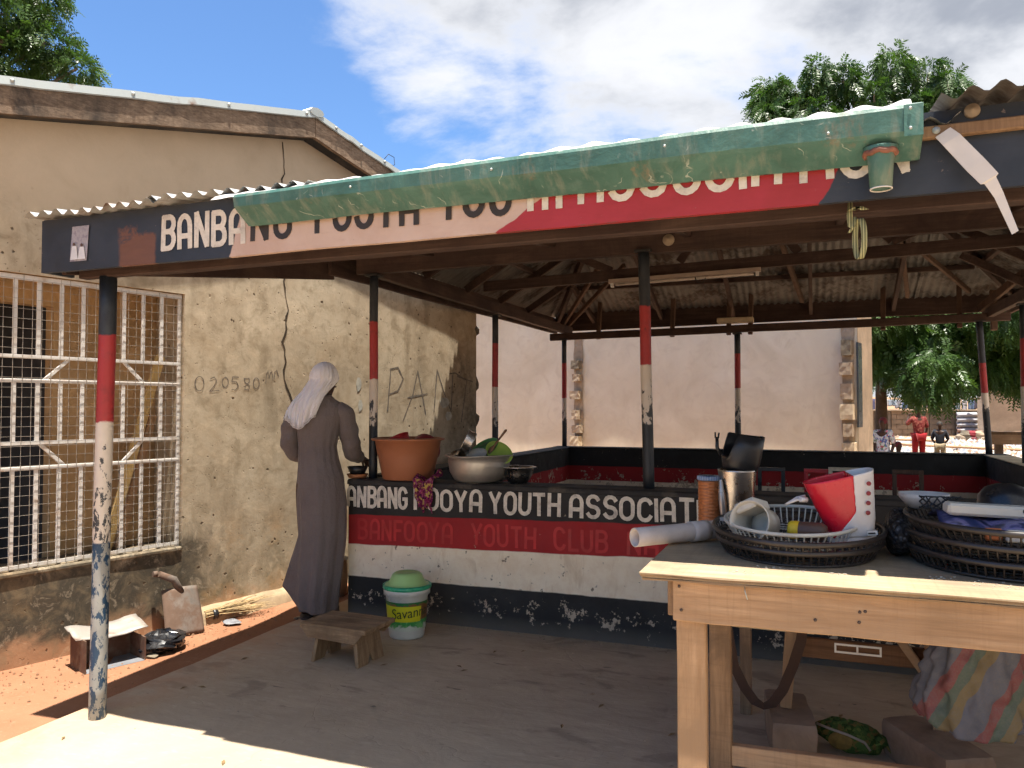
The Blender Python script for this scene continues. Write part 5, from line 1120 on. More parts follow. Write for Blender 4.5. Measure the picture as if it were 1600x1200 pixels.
# ---------------------------------------------------------------- work table and what lies on it
TZ = .90
def rough_board(name, lo, hi, mat, par, bevel=.003, jit=.002):
    mb = MB(); x0, y0, z0 = lo; x1, y1, z1 = hi; n = max(1, int((x1 - x0) / .12)); vs = []
    for i in range(n + 1):
        x = x0 + (x1 - x0) * i / n; j = [jit * nz(x * 9, q * 3.3) for q in range(4)]
        vs += [(x, y0 + j[0], z0 + j[1]), (x, y1, z0), (x, y1, z1), (x, y0 + j[2], z1 + j[3] * .5)]
    mb.add(vs, [(i*4+a, i*4+4+a, i*4+4+(a+1) % 4, i*4+(a+1) % 4) for i in range(n) for a in range(4)] + [(0, 1, 2, 3), tuple(n*4+a for a in (3, 2, 1, 0))])
    return mb.build(name, mat, par, bevel=bevel)
def table():
    t = thing('work_table', (.3, 2.8, 0), 'raw timber work table with plywood top at the front right', 'table')
    tp = rough_board('table_top', (-.50, 2.395, TZ - .006), (1.45, 3.10, TZ), PLY, t, .001, .003)
    for k, c in enumerate(((.34, .22, .12), (.50, .35, .2), (.30, .19, .10))): rough_board('ply_layer', (-.497 + .003 * k, 2.399 + .004 * (k % 2), TZ - .0115 - .0055 * k), (1.448, 3.097, TZ - .0062 - .0055 * k), wood('ply_layer_%d' % k, tuple(q * .85 for q in c), c, 'X', 1.4, knots=False), tp, 0, .004)
    ap = rough_board('apron_board', (-.405, 2.432, .752), (1.40, 2.458, TZ - .0235), TABX, t, .003, .003)
    rough_board('apron_board', (-.40, 3.03, .78), (1.40, 3.055, TZ - .0235), TABX, t)
    for x in (-.425, 1.37): MB().box((x, 2.46, .76), (x + .024, 3.028, TZ - .0235)).build('side_rail', TABD if x < 0 else TABY, t, bevel=.003)
    for x, y, m_ in ((-.355, 2.49, TABZ), (-.325, 3.0, TABD), (1.3, 2.49, TABZ), (1.3, 3.0, TABD)):
        mb = MB(); mb.beam((x, y, 0), (x, y, .875), .088 if y < 2.7 else .078, .05, (0, 1, 0), n=6, jit=.002); mb.build('leg', m_, t, bevel=.004)
    MB().beam((-.29, 3.0, .14), (1.27, 3.0, .165), .035, .072, n=4, jit=.002).build('stretcher', TABX, t, bevel=.003)
    NAIL = simple('rusty_nail', (.07, .045, .035), .6)
    for x, z in ((-.385, .858), (-.379, .787), (.117, .826), (.131, .829), (.115, .797), (.0, .793)): MB().lathe([(0, .002), (.0042, .0015), (.005, 0)], (x, 2.4305, z), 8, frame3(Vector((1, 0, 0)), Vector((0, 0, 1)), Vector((0, -1, 0)))).build('nail_head', NAIL, ap)
    MB().tube([(-.193, 2.428, .875), (-.191, 2.415, .86), (-.185, 2.418, .838)], .0018, 5).build('bent_nail', FLASH, ap)
    # crumbs
    mb = MB(); random.seed(21)
    for i in range(80):
        k = random.random(); x, y = random.choice(((-.11, 2.60), (.02, 2.57), (.36, 2.62), (.5, 2.55), (.46, 2.6), (-.2, 2.5))); x += random.gauss(0, .035); y += random.gauss(0, .012); r = random.uniform(.0012, .0035); mb.box((x, y, TZ + .0005), (x + r * 2.2, y + r, TZ + r * .8), None)
    tag(mb.build('crumbs', simple('pale_crumbs', (.55, .50, .42), .9), t), kind='stuff')
    # second table behind, on blocks
    u = thing('trestle_table', (.2, 3.55, 0), 'older rough timber table on block feet behind the work table', 'table')
    rough_board('table_top', (-.46, 3.20, .855), (1.6, 3.86, .88), TABD, u); rough_board('apron_board', (-.10, 3.50, .37), (.50, 3.525, .45), wood('red_brown_rail', (.14, .065, .03), (.25, .13, .065), 'X'), u)
    MB().beam((-.118, 3.50, .16), (-.06, 3.48, .86), .045, .05, (0, 1, 0), taper=1.25).build('leg', TABZ, u, bevel=.003); MB().beam((.446, 3.50, .14), (.40, 3.48, .86), .045, .05, (0, 1, 0), taper=1.2).build('leg', TABZ, u, bevel=.003)
    MB().beam((.42, 3.47, .33), (.26, 3.47, .56), .03, .065, (0, 1, 0)).build('brace', TABX, u, bevel=.003)
    for x in (-.3, 1.5): MB().beam((x, 3.80, 0), (x, 3.80, .86), .05, .05, (0, 1, 0)).build('leg', TABD, u, bevel=.003)
    MB().box((-.34, 3.46, .475), (.0, 3.48, .52)).build('pale_board', BLOCKL, u, bevel=.006)
    for nm, lo, hi, a, lab in (('concrete_block', (-.085, -.19, 0), (.085, .19, .16), R(8), 'brown concrete block under the left leg of the trestle table'), ('concrete_block', (-.10, -.20, 0), (.10, .20, .145), R(28), 'brown concrete block under the right leg of the trestle table')):
        c = Vector((-.105, 3.50, 0)) if 'left' in lab else Vector((.425, 3.43, 0)); mb = MB()
        for ax in range(3):
            for sg in (-1, 1):
                def fn(uu, v, ax=ax, sg=sg):
                    k = [0, 0, 0]; k[ax] = sg; k[(ax+1) % 3] = uu * 2 - 1; k[(ax+2) % 3] = v * 2 - 1
                    ln = math.sqrt(sum(q ** 6 for q in k)) ** (1/3); k = [q / max(1, ln ** .5 * .97) for q in k]
                    p = Vector((k[0] * hi[0], k[1] * hi[1], (k[2] + 1) * hi[2] / 2)); p *= 1 + .05 * nz(p.x * 11 + c.x * 9, p.y * 11, p.z * 11); p.z = max(p.z, 0); return c + rotz(a) @ p
                mb.grid(fn, 7, 7, True, flip=sg < 0)
        o = mb.build(nm, plain_plaster('muddy_block_%d' % int(c.x * 100), (.32, .23, .165), 7)); tag(o, lab, 'block')
table()

def oval_ring(cx, cy, rx, ry, z, tl=0, n=56): return [(cx + rx * math.cos(2 * math.pi * i / n), cy + ry * math.sin(2 * math.pi * i / n), z + tl * ry * math.sin(2 * math.pi * i / n)) for i in range(n)]
def basket(name, c, rx, ry, h, mat, label, tl=.0, n=72, th=.0032, flare=.86, rim=.008, bands=(0, .45, 1)):
    t = thing(name, c, label, 'basket', 'plastic baskets on the work table'); x, y, z = c
    R_ = lambda k: flare + (1 - flare) * k ** .7
    for k in bands:
        MB().tube(oval_ring(x, y, rx * R_(k), ry * R_(k), z + h * k, tl), rim if k == 1 else rim * .6, 8, closed=True, flat=1.2).build('rim' if k == 1 else 'hoop', mat, t)
    mb = MB()
    for i in range(n):
        a = 2 * math.pi * i / n; ca, sa = math.cos(a), math.sin(a)
        mb.tube([(x + rx * R_(k) * ca, y + ry * R_(k) * sa, z + h * k + tl * ry * R_(k) * sa) for k in (0, .3, .65, 1)], th, 5, caps=False)
    tag(mb.build('slats', mat, t), kind='stuff')
    mb = MB(); f0 = R_(0)
    for i in range(-11, 12):
        q = i / 12; w = math.sqrt(1 - q * q)
        mb.beam((x + rx * f0 * q, y - ry * f0 * w, z + .003 - tl * ry * f0 * w), (x + rx * f0 * q, y + ry * f0 * w, z + .003 + tl * ry * f0 * w), .006, .003)
        if i % 2 == 0: mb.beam((x - rx * f0 * w, y + ry * f0 * q, z + .006 + tl * ry * f0 * q), (x + rx * f0 * w, y + ry * f0 * q, z + .006 + tl * ry * f0 * q), .006, .003)
    tag(mb.build('base_lattice', mat, t), kind='stuff')
    return t
def goods():
    BK = simple('dark_brown_plastic', (.030, .024, .021), .38, .2, 10, spec=.5, dirt=(.07, .055, .045)); WH = simple('off_white_plastic', (.60, .57, .49), .4, .08, 10, spec=.45, dirt=(.40, .34, .26))
    B1 = (-.055, 2.94)
    basket('oval_basket', (B1[0], B1[1], TZ + .004), .272, .335, .050, BK, 'dark brown oval basket at the bottom, under the red and white mixer', .02, bands=(0, .12, 1), flare=.88)
    basket('oval_basket', (B1[0] - .002, B1[1], TZ + .052), .280, .345, .034, BK, 'dark brown oval basket stacked second, holding the white wire basket', .03, bands=(0, 1), flare=.95)
    basket('wire_basket', (B1[0] - .02, B1[1] - .01, TZ + .048), .222, .285, .062, WH, 'white slatted basket nested inside the dark oval baskets', .045, 60, .0026, .80, .0055, (0, 1))
    B2 = (.575, 2.93)
    for i, (z, h, s, lab) in enumerate(((.004, .050, .97, 'lowest dark basket of the stack at the right edge'), (.056, .046, 1.0, 'middle dark basket of the stack at the right edge'), (.102, .046, 1.02, 'topmost dark basket of the stack at the right edge, full of scrap'))): basket('oval_basket', (B2[0] + .008 * i, B2[1] - .005 * i, TZ + z), .30 * s, .345 * s, h, BK, lab, .012, 76, bands=(0, .12, 1) if i == 0 else (0, 1), flare=.90)
    # grey-white plastic pipe
    a = Vector((-.60, 2.80, TZ + .036)); b = Vector((-.27, 3.13, TZ + .045)); d = (b - a)
    PV = simple('scuffed_pvc', (.55, .48, .44), .5, .12, 14, dirt=(.36, .26, .2)); pp = thing('plastic_pipe', (-.45, 2.95, TZ), 'scuffed pale plastic pipe sticking out over the table left edge', 'pipe')
    mb = MB(); n_ = Vector((0, 0, 1)); sd = d.normalized().cross(n_)
    mb.grid(lambda u, v: a + d * v + (sd * math.cos(6.2832 * u) + n_.cross(sd).normalized() * 0 + Vector((0, 0, 1)) * math.sin(6.2832 * u)) * .032, 24, 8, True, True); mb.build('pipe_body', PV, pp, solid=.004)
    MB().grid(lambda u, v: a + d * (.52 + .16 * v) + (sd * math.cos(6.2832 * u) + Vector((0, 0, 1)) * math.sin(6.2832 * u)) * .036, 24, 3, True, True).build('pipe_collar', PV, pp, solid=.003)
    MB().box((-.335, 3.00, TZ + .082), (-.29, 3.03, TZ + .094)).build('collar_tab', PV, pp)
    # copper spool, steel cup with black jug on it (on the trestle table)
    t = thing('wire_spool', (-.435, 3.60, .88), 'spool of copper wire standing at the left of the steel cup', 'spool'); CU = simple('enamelled_copper', (.46, .165, .06), .42, .2, 60, .35)
    mb = MB(); k = 26; mb.lathe([(.0, .0)] + [(.047 + (.0022 if i % 2 else 0), .005 + .19 * i / k) for i in range(k + 1)] + [(.0, .195)], (-.435, 3.60, .88), 26, smooth=False); mb.build('copper_winding', CU, t)
    MB().lathe([(.03, .198), (.049, .198), (.051, .203), (.051, .214), (.047, .218), (.03, .216)], (-.435, 3.60, .88), 30).build('blue_cap', simple('blue_clear_plastic', (.18, .25, .40), .3), t)
    mb = MB()
    for i in range(28): q = i * 6.2832 / 28; mb.box((-.0015, -.052, .2), (.0015, -.0495, .216), Matrix.Translation((-.435, 3.60, .88)) @ Matrix.Rotation(q, 4, 'Z'))
    tag(mb.build('cap_ridges', simple('pale_blue_plastic', (.35, .42, .55), .3), t), kind='stuff')
    cx, cy = -.315, 3.61; t = thing('steel_cup', (cx, cy, .88), 'tall steel blender cup behind the white wire basket', 'cup')
    MB().lathe([(0, .004), (.063, .0), (.066, .008), (.082, .24), (.0835, .248), (.080, .248), (.062, .012), (0, .01)], (cx, cy, .88), 40).build('cup_body', STEEL, t)
    hd = MB(); hd.grid(lambda u, v: (cx - .052 + .014 * math.cos(6.28 * u) * (.6 + .4 * math.sin(math.pi * v)) - .012 * v, cy - .062 + .012 * math.sin(6.28 * u) - .012 * math.sin(math.pi * v), .895 + .19 * v), 10, 12, True, True); hd.build('cup_handle', simple('grey_handle', (.40, .37, .36), .3, .05, 5, .6), t)
    mb = MB(); M = tilt('Y', .13) @ tilt('X', -.12); prof = [(.060, 0), (.070, .008), (.080, .05), (.084, .11), (.086, .172)]
    def jug(u, v):
        r, z = prof[int(round(v * 4))]; a = 6.2832 * u
        da = abs((a - 3.55 + math.pi) % (2 * math.pi) - math.pi); z -= (z / .172) ** 2 * .115 * max(0, min(1, (.95 - da) / .4)) + (z / .172) * .02 * max(0, math.cos(a - 5.2))
        return Vector((cx + .01, cy, 1.118)) + M @ Vector((r * math.cos(a), r * math.sin(a), z))
    mb.grid(jug, 48, 4, True, True); jg = thing('blender_jug', (cx, cy, 1.12), 'broken black plastic blender base set upside on the steel cup', 'jug'); mb.build('jug_shell', BLKP, jg, solid=.004)
    MB().lathe([(0, .004), (.064, .004)], (cx + .01, cy, 1.118), 30, M).build('jug_floor', BLKP, jg); MB().tube([Vector((cx + .01, cy, 1.118)) + M @ Vector(p) for p in ((-.085, -.035, .06), (-.105, -.04, .09), (-.112, -.04, .135))], [.014, .016, .014], 8, flat=.5).build('latch', BLKP, jg)
    for q in (-.006, .006): MB().tube([Vector((cx + .01, cy, 1.118)) + M @ Vector((-.112 + q, -.04, .13)), Vector((cx + .01, cy, 1.118)) + M @ Vector((-.114 + q * 1.4, -.04, .155))], .004, 6).build('prong', BLKP, jg)
    # off-white motor cover
    c = Vector((-.175, 2.83, TZ + .105)); t = thing('fan_motor_cover', c, 'broken off-white motor cover lying in the white basket', 'cover'); M = tilt('Z', R(-32)) @ tilt('X', R(78)) @ tilt('Y', R(12))
    mb = MB(); mb.lathe([(.052, -.05), (.054, .0), (.060, .06), (.068, .085)], c, 36, M, a0=R(-80), a1=R(210)); mb.build('shell', WH, t, solid=.004)
    MB().lathe([(0, -.05), (.016, -.05), (.018, -.047), (.052, -.05)], c, 30, M).build('end_face', WH, t, solid=.003)
    for i in range(9): q = i * .698; MB().box((-.004, -.010, -.0545), (.004, .012, -.0515), Matrix.Translation(c) @ (M @ rotz(q)).to_4x4() @ Matrix.Translation((0, .034, 0))).build('vent_slot', BLKP, t)
    mb = MB(); mb.box((-.038, .04, -.055), (.038, .075, .07), Matrix.Translation(c) @ M.to_4x4() @ Matrix.Rotation(R(30), 4, 'Z')); mb.build('mounting_bracket', WH, t, bevel=.005)
    # yellow-capped bottle
    t = thing('small_bottle', (-.03, 2.76, TZ + .075), 'small brown bottle with yellow cap lying in the white basket', 'bottle'); ax = frame3(Vector((0, 0, 1)), Vector((.2, .98, 0)), Vector((-.98, .2, 0)))
    MB().lathe([(0, .034), (.024, .034), (.030, .026), (.030, .0), (.027, 0)], (-.045, 2.76, TZ + .098), 24, ax).build('yellow_cap', simple('yellow_plastic', (.58, .40, .02), .45, .15, 20), t)
    MB().lathe([(.029, 0), (.030, -.07), (.02, -.085), (0, -.085)], (-.045, 2.76, TZ + .098), 24, ax).build('bottle_body', simple('brown_plastic', (.085, .045, .032), .4), t)
    # red and white hand mixer
    t = thing('hand_mixer', (.10, 2.86, TZ + .06), 'red and white hand mixer shell standing in the oval basket', 'mixer')
    O = Vector((.0, 2.84, TZ + .062)); ux = Vector((.985, .17, .09)).normalized(); uz = Vector((-.10, -.06, 1)).normalized(); uy = uz.cross(ux)
    # side outline (x, z): top edge, right edge; width varies
    def mx(x, y, z): return O + ux * x + uy * y + uz * z
    RD = simple('glossy_red_plastic', (.56, .012, .03), .22, .06, 6, spec=.55); WP = simple('white_plastic', (.64, .62, .61), .35, .06, 8, spec=.5, dirt=(.50, .46, .42))
    L0 = lambda v: .058 - .072 * v ** .8; MID = lambda v: .128 + .004 * v - .20 * max(0, .42 - v) ** 1.15 ; R0 = lambda v: .192 + .014 * v - .03 * max(0, .25 - v)
    def skin_of(name, mat, keep):
        mb = MB(); nu, nv = 96, 36
        def g(u, v):
            z = .005 + .185 * v; x0, x1 = L0(v), R0(v); a = math.pi * 2 * u; w = .046 + .018 * v; cx_ = (x0 + x1) / 2; hx = (x1 - x0) / 2; sg = math.copysign
            x = cx_ + hx * abs(math.cos(a)) ** .7 * sg(1, math.cos(a)); y = w * abs(math.sin(a)) ** .7 * sg(1, math.sin(a)); k = MID(v)
            if keep and x > k: x = k; y *= .985
            if not keep and x < k + .0006: x = k + .0006; y *= .985
            return mx(x, y, z + .03 * x / .2 * v)
        mb.grid(g, 160, 30, True, True); mb.build(name, mat, t, solid=.002)
    skin_of('red_shell', RD, True); skin_of('white_shell', WP, False)
    mb = MB(); mb.grid(lambda u, v: mx(.118 + .075 * math.cos(6.2832 * u), .045 * math.sin(6.2832 * u), -.012 + .03 * v), 30, 2, False, True); mb.build('foot_ring', WP, t, solid=.004)
    for i in range(4): MB().lathe([(0, .001), (.0062, .001), (.0075, 0)], mx(.166 + .0035 * i, -.0555 - .0030 * i, .085 + .032 * i), 14, frame3(ux, uz, -uy)).build('button_hole', DKRED, t)
    MB().box((.155, -.058, .012), (.187, -.055, .026), Matrix.Translation(O) @ frame3(ux, uy, uz).to_4x4()).build('rating_label', WHITEM, t)
    MB().box((.158, -.0590, .016), (.180, -.0582, .021), Matrix.Translation(O) @ frame3(ux, uy, uz).to_4x4()).build('label_print', BLKP, t)
    MB().tube([mx(-.015, -.02, .135), mx(-.045, -.03, .137), mx(-.075, -.03, .128), mx(-.082, -.02, .122), mx(-.07, -.01, .126), mx(-.04, .0, .140), mx(-.012, .0, .145)], .0042, 8).build('wire_handle', WP, t)
    MB().tube([mx(-.036, -.03, .138), mx(-.012, -.02, .134)], .009, 8).build('cord_grommet', WP, t)
    # netted black shoe between the baskets
    mb = MB(); mb.grid(lambda u, v: Vector((.268, 3.0, TZ + .075)) + Vector((.05 * math.cos(6.2832 * u) * math.sin(math.pi * v) * (1 + .3 * nz(u * 6, v * 5)), .13 * math.sin(6.2832 * u) * math.sin(math.pi * v), .075 * math.cos(math.pi * v) * (1 + .3 * nz(u * 5, v * 7)))), 22, 16, True, True)
    NET = Mat('black_net'); q = NET.vor(NET.pos(), 75); tag(mb.build('net_bundle', NET.out(NET.mix(NET.mr(q, .2, .45), (.09, .09, .10), (.012, .012, .014)), .5, NET.bump(q, .8, .01))), 'bundle of black netting wedged between the two basket stacks', 'bundle')
    # contents of the right stack
    z0 = TZ + .155
    t = thing('appliance_bar', (.5, 2.80, z0), 'long cream plastic appliance cover lying on the right basket stack', 'cover'); A4 = Matrix.Translation((.505, 2.79, z0 + .03)) @ Matrix.Rotation(R(6), 4, 'Z') @ Matrix.Rotation(R(2), 4, 'Y')
    MB().box((-.125, -.035, -.018), (.115, .035, .018), A4).build('cover_body', WH, t, bevel=.008)
    for dx, dz, r in ((.083, .006, .006), (.092, -.006, .009), (.098, .012, .004), (.101, .002, .003)): MB().lathe([(0, .001), (r, .001), (r * 1.1, 0)], A4 @ Vector((dx, -.0352, dz)), 14, frame3(Vector((1, 0, 0)), Vector((0, 0, 1)), Vector((0, -1, 0)))).build('socket_hole', BLKP, t)
    mb = MB(); mb.grid(lambda u, v: (.36 + .46 * u, 2.70 + .30 * v + .02 * nz(u * 4, 3), z0 + .012 - .03 * (u > .9) + .02 * nz(u * 5, v * 4) - .03 * abs(2 * v - 1) ** 2), 30, 18)
    FB = Mat('dark_blue_print'); q = FB.noise(FB.pos(), 9, 4, .6, 1); tag(mb.build('blue_packet', FB.out(FB.ramp(q, [(.38, (.018, .024, .06)), (.52, (.035, .05, .14)), (.60, (.22, .19, .36)), (.68, (.02, .025, .06))]), .28, spec=.5), solid=.003), 'dark blue glossy packet spread over the right basket stack', 'packet')
    mb = MB(); mb.lathe([(.085, 0), (.082, .03), (.06, .058), (.03, .07), (0, .073)], (.60, 3.06, z0 + .02), 30); o = mb.build('black_dome', BLKP); tag(o, 'glossy black domed cover behind the cream appliance cover', 'cover')
    t = thing('white_dish', (.345, 3.05, z0 + .0), 'chipped white enamel dish with wires on the right basket stack', 'dish'); MB().lathe([(0, 0), (.05, 0), (.078, .035), (.08, .05), (.076, .05), (.048, .006), (0, .006)], (.355, 3.06, z0 + .0), 30).build('dish_body', WHITEM, t)
    for i in range(6): MB().tube([(.33 + .03 * nz(i, k * .9) + .02 * k, 2.96 + .03 * nz(i + 9, k * .7), z0 + .03 + .022 * math.sin(k * 1.1 + i)) for k in range(7)], .0028, 5).build('wire', BLKP, t)
    t = thing('yellowed_plug', (.645, 2.73, z0), 'yellowed plastic switch block beside the cream appliance cover', 'switch'); MB().box((.625, 2.70, z0 - .005), (.655, 2.73, z0 + .05)).build('switch_body', simple('yellowed_plastic', (.52, .40, .17), .45), t, bevel=.004); MB().box((.657, 2.71, z0 + .005), (.73, 2.75, z0 + .06)).build('copper_coil', simple('dull_copper', (.26, .12, .07), .5, .3, 60), t, bevel=.006)
    for x, y, c_, lab in ((.47, 2.72, (.50, .14, .04), 'orange scrap showing through the slats of the right basket'), (.52, 2.70, (.6, .56, .5), 'white scrap showing through the slats of the right basket')): tag(MB().box((x, y - .05, TZ + .11), (x + .045 + (.12 if c_[0] > .55 else 0), y - .03, TZ + .145)).build('scrap', simple('scrap_%d' % int(x * 100), c_, .5), None, bevel=.004), lab, 'scrap')
    # strap, striped sack and green bag under the tables
    WB_ = fabric('brown_webbing', (.062, .036, .026), 200); pts = [(-.345, .52), (-.335, .44), (-.315, .33), (-.275, .25), (-.235, .20), (-.20, .185), (-.165, .20), (-.125, .26), (-.085, .36), (-.055, .46), (-.045, .53)]
    mb = MB(); vs = []
    for i, (x, z) in enumerate(pts):
        d = Vector((pts[min(i+1, 10)][0] - pts[max(i-1, 0)][0], 0, pts[min(i+1, 10)][1] - pts[max(i-1, 0)][1])).normalized(); nn = Vector((-d.z, 0, d.x)); tw = .020 * (1 if abs(i - 5) > .5 else .75); c = Vector((x, 3.40, z)); vs += [c + nn * tw + Vector((0, .008 * math.sin(i), 0)), c - nn * tw]
    mb.add(vs, [(2*i, 2*i+1, 2*i+3, 2*i+2) for i in range(10)], False); tag(mb.build('bag_strap', WB_, solid=.003), 'dark brown webbing strap hanging in a loop under the tables', 'strap')
    SM = Mat('striped_woven_sack'); x, y, z = SM.sep(SM.vadd(SM.obj(), SM.map(SM.comb(SM.noise(SM.pos(), 7, 3), SM.noise(SM.pos(), 8, 3), 0), (.045, .03, 0)))); ph = SM.m('FRACT', SM.m('ADD', SM.m('MULTIPLY', SM.m('ADD', x, SM.m('MULTIPLY', z, -.55)), 5.2), .28)); wv = SM.noise(SM.pos(), 160, 2)
    scol = SM.ramp(ph, [(0, (.095, .10, .13)), (.2, (.18, .055, .058)), (.4, (.075, .105, .085)), (.6, (.16, .12, .06)), (.8, (.10, .105, .14))], 'CONSTANT'); smat = SM.out(SM.mix(SM.mr(wv, .4, .7, 0, .35), scol, (.15, .135, .12)), .55, SM.bump(wv, .3, .003), spec=.35)
    mb = MB()
    def sack(u, v):
        a = 6.2832 * u; z = .285 + .32 * v; w = (.20 - .07 * v) * (1 - .25 * max(0, .2 - v) / .2); f = 1 + .07 * math.cos(a * 7 + v * 3) * v + .13 * nz(math.cos(a) * 2, math.sin(a) * 2, v * 4) + .07 * math.cos(a * 13 + v * 5) + .10 * nz(math.cos(a) * 5, math.sin(a) * 5, v * 7) + .05 * nz(math.cos(a) * 11, math.sin(a) * 11, v * 14); cx_ = .535 - .02 * (1 - v); lz = -.02 * max(0, -math.cos(a)) * (1 - v) * 0
        if math.cos(a) < 0: w *= 1 + .05 * (1 - v)
        return (cx_ + w * f * math.cos(a), 3.17 + .10 * f * math.sin(a) * (1 if v > .0 else .3), z + lz + .02 * math.cos(a * 2) * (1 - v))
    mb.grid(sack, 110, 44, True, True); mb.add([sack(i / 110, 0) for i in range(110)], [tuple(range(110))[::-1]], True); tag(mb.build('striped_sack', smat, solid=.002), 'striped blue, red, green and yellow woven sack hanging beside the right block', 'sack')
    t = thing('green_print_pouch', (.135, 3.55, 0), 'green patterned cloth pouch lying on the floor between the blocks', 'pouch'); pm = pattern('green_wax_print', [(.06, .11, .03), (.03, .06, .015), (.11, .16, .04), (.15, .11, .035)], 60)
    mb = MB(); mb.grid(lambda u, v: Vector((.125, 3.55, .055)) + Vector((.13 * math.cos(6.2832 * u) * math.sin(math.pi * v) * (1 + .25 * nz(u * 7, v * 5)), .07 * math.sin(6.2832 * u) * math.sin(math.pi * v), .058 * math.cos(math.pi * v) * (1 + .35 * nz(u * 6, v * 6)) + .02 * -math.cos(6.2832 * u) * math.sin(math.pi * v))), 28, 16, True, True); mb.build('pouch_body', pm, t)
    MB().tube([(.0, 3.49, .11), (.05, 3.478, .10), (.12, 3.475, .085), (.18, 3.485, .06), (.20, 3.49, .03)], .005, 6).build('zip', WIRE, t); MB().lathe([(0, .012), (.03, .009), (.042, 0)], (.09, 3.482, .055), 20, frame3(Vector((1, 0, 0)), Vector((0, 0, 1)), Vector((0, -1, .2))), ex=1.1, ey=.85).build('printed_roundel', simple('olive_print', (.19, .13, .035), .8, .3, 40), t)
    MB().grid(lambda u, v: (.21 + .10 * u, 3.50 + .03 * v, .045 + .025 * math.sin(u * 5) + .03 * (v - .5)), 8, 3).build('pouch_tail', pm, t, solid=.004)
    # white slotted plate under the apron
    t = thing('slotted_plate', (.17, 3.40, .44), 'white slotted metal plate hanging just below the apron', 'plate')
    for lo, hi in (((.07, 3.40, .43), (.24, 3.405, .437)), ((.07, 3.40, .46), (.24, 3.405, .467)), ((.07, 3.40, .437), (.077, 3.405, .46)), ((.15, 3.40, .437), (.157, 3.405, .46)), ((.233, 3.40, .437), (.24, 3.405, .46))): MB().box(lo, hi).build('plate_bar', WHITEM, t)
    # welded frames standing inside the shelter
    for i, (xs, top, mat, lab, yy) in enumerate((((-.33, -.185), .985, BLKP, 'black welded metal frame standing inside the shelter', 5.42), ((-.045, .085), .985, REDPL, 'red welded metal frame standing inside the shelter', 5.40), ((.1, .22, .335), 1.0, simple('cream_peeling_paint', (.55, .49, .38), .6, .2, 30, dirt=(.3, .2, .12)), 'cream peeling welded frame standing inside the shelter', 5.38), ((.47, .62), .99, DWL, 'brown frame standing inside the shelter behind the right baskets', 5.44))):
        t = thing('welded_rack', (xs[0], yy, 0), lab, 'frame', 'welded frames inside the shelter')
        for x in xs: MB().box((x - .012, yy - .012, 0), (x + .012, yy + .012, top)).build('upright', mat, t, bevel=.002)
        MB().box((xs[0] - .0125, yy - .0115, top + .0005), (xs[-1] + .0125, yy + .0115, top + .024)).build('top_bar', mat, t, bevel=.002)
        MB().box((xs[0] + .0125, yy - .01, .35), (xs[-1] - .0125, yy + .01, .374)).build('cross_bar', mat, t)
goods()

# ---------------------------------------------------------------- trees
LEAF = leaf_mat('neem_leaf', (.030, .070, .018), (.070, .135, .030)); LEAF2 = leaf_mat('broad_tree_leaf', (.032, .072, .02), (.085, .15, .035))
def leaves(name, parent, clumps, n, size, mat, droop=.5, nl=7, seed=1, shell=.55):
    """sprays of paired leaflets spread through ellipsoid clumps"""
    rng = np.random.default_rng(seed); vol = np.array([c[1][0] * c[1][1] * c[1][2] for c in clumps]) ** .67; cnt = rng.multinomial(n, vol / vol.sum())
    C_, D_ = [], []
    for (c, r), k in zip(clumps, cnt):
        d = rng.normal(size=(k, 3)); d /= np.linalg.norm(d, axis=1)[:, None]; rr = (shell + (1 - shell) * rng.random(k)) * (1 + .16 * np.sin(d[:, 0] * 5 + c[0]) * np.cos(d[:, 2] * 6 + c[1]))
        C_.append(np.array(c) + d * rr[:, None] * np.array(r)); D_.append(d + np.array([0, 0, -droop]) + rng.normal(size=(k, 3)) * .35)
    P = np.concatenate(C_); D = np.concatenate(D_); D /= np.linalg.norm(D, axis=1)[:, None]; N = len(P)
    up = np.cross(D, rng.normal(size=(N, 3))); up /= np.linalg.norm(up, axis=1)[:, None]; sd = np.cross(D, up)
    Ls = size * (.7 + .6 * rng.random(N)); V = []
    for i in range(nl):
        k = (i + .6) / nl; base = P + D * (Ls * k)[:, None] - np.array([0, 0, 1]) * (Ls * .35 * k * k)[:, None]
        for s in (-1, 1):
            l = Ls * .42 * (1 - .45 * k); ax = sd * s * .8 + D * .6 + rng.normal(size=(N, 3)) * .12; ax[:, 2] -= .25; w = up * .0 + np.cross(ax, up) * .17
            a = base; b = base + ax * (l * .5)[:, None] + w * l[:, None]; c = base + ax * l[:, None]; d = base + ax * (l * .5)[:, None] - w * l[:, None]; V.append(np.stack([a, b, c, d], 1))
    V = np.stack(V, 1).reshape(-1, 3); nq = len(V) // 4; org = np.array(ORG[parent])
    me = bpy.data.meshes.new(name); me.vertices.add(len(V)); me.vertices.foreach_set('co', (V - org).astype(np.float32).ravel()); me.loops.add(nq * 4); me.loops.foreach_set('vertex_index', np.arange(nq * 4, dtype=np.int32))
    me.polygons.add(nq); me.polygons.foreach_set('loop_start', np.arange(0, nq * 4, 4, dtype=np.int32)); me.polygons.foreach_set('loop_total', np.full(nq, 4, np.int32)); me.update(calc_edges=True); me.materials.append(mat)
    o = bpy.data.objects.new(name, me); COL.objects.link(o); o.parent = parent; ORG[o] = ORG[parent]; o['kind'] = 'stuff'; return o
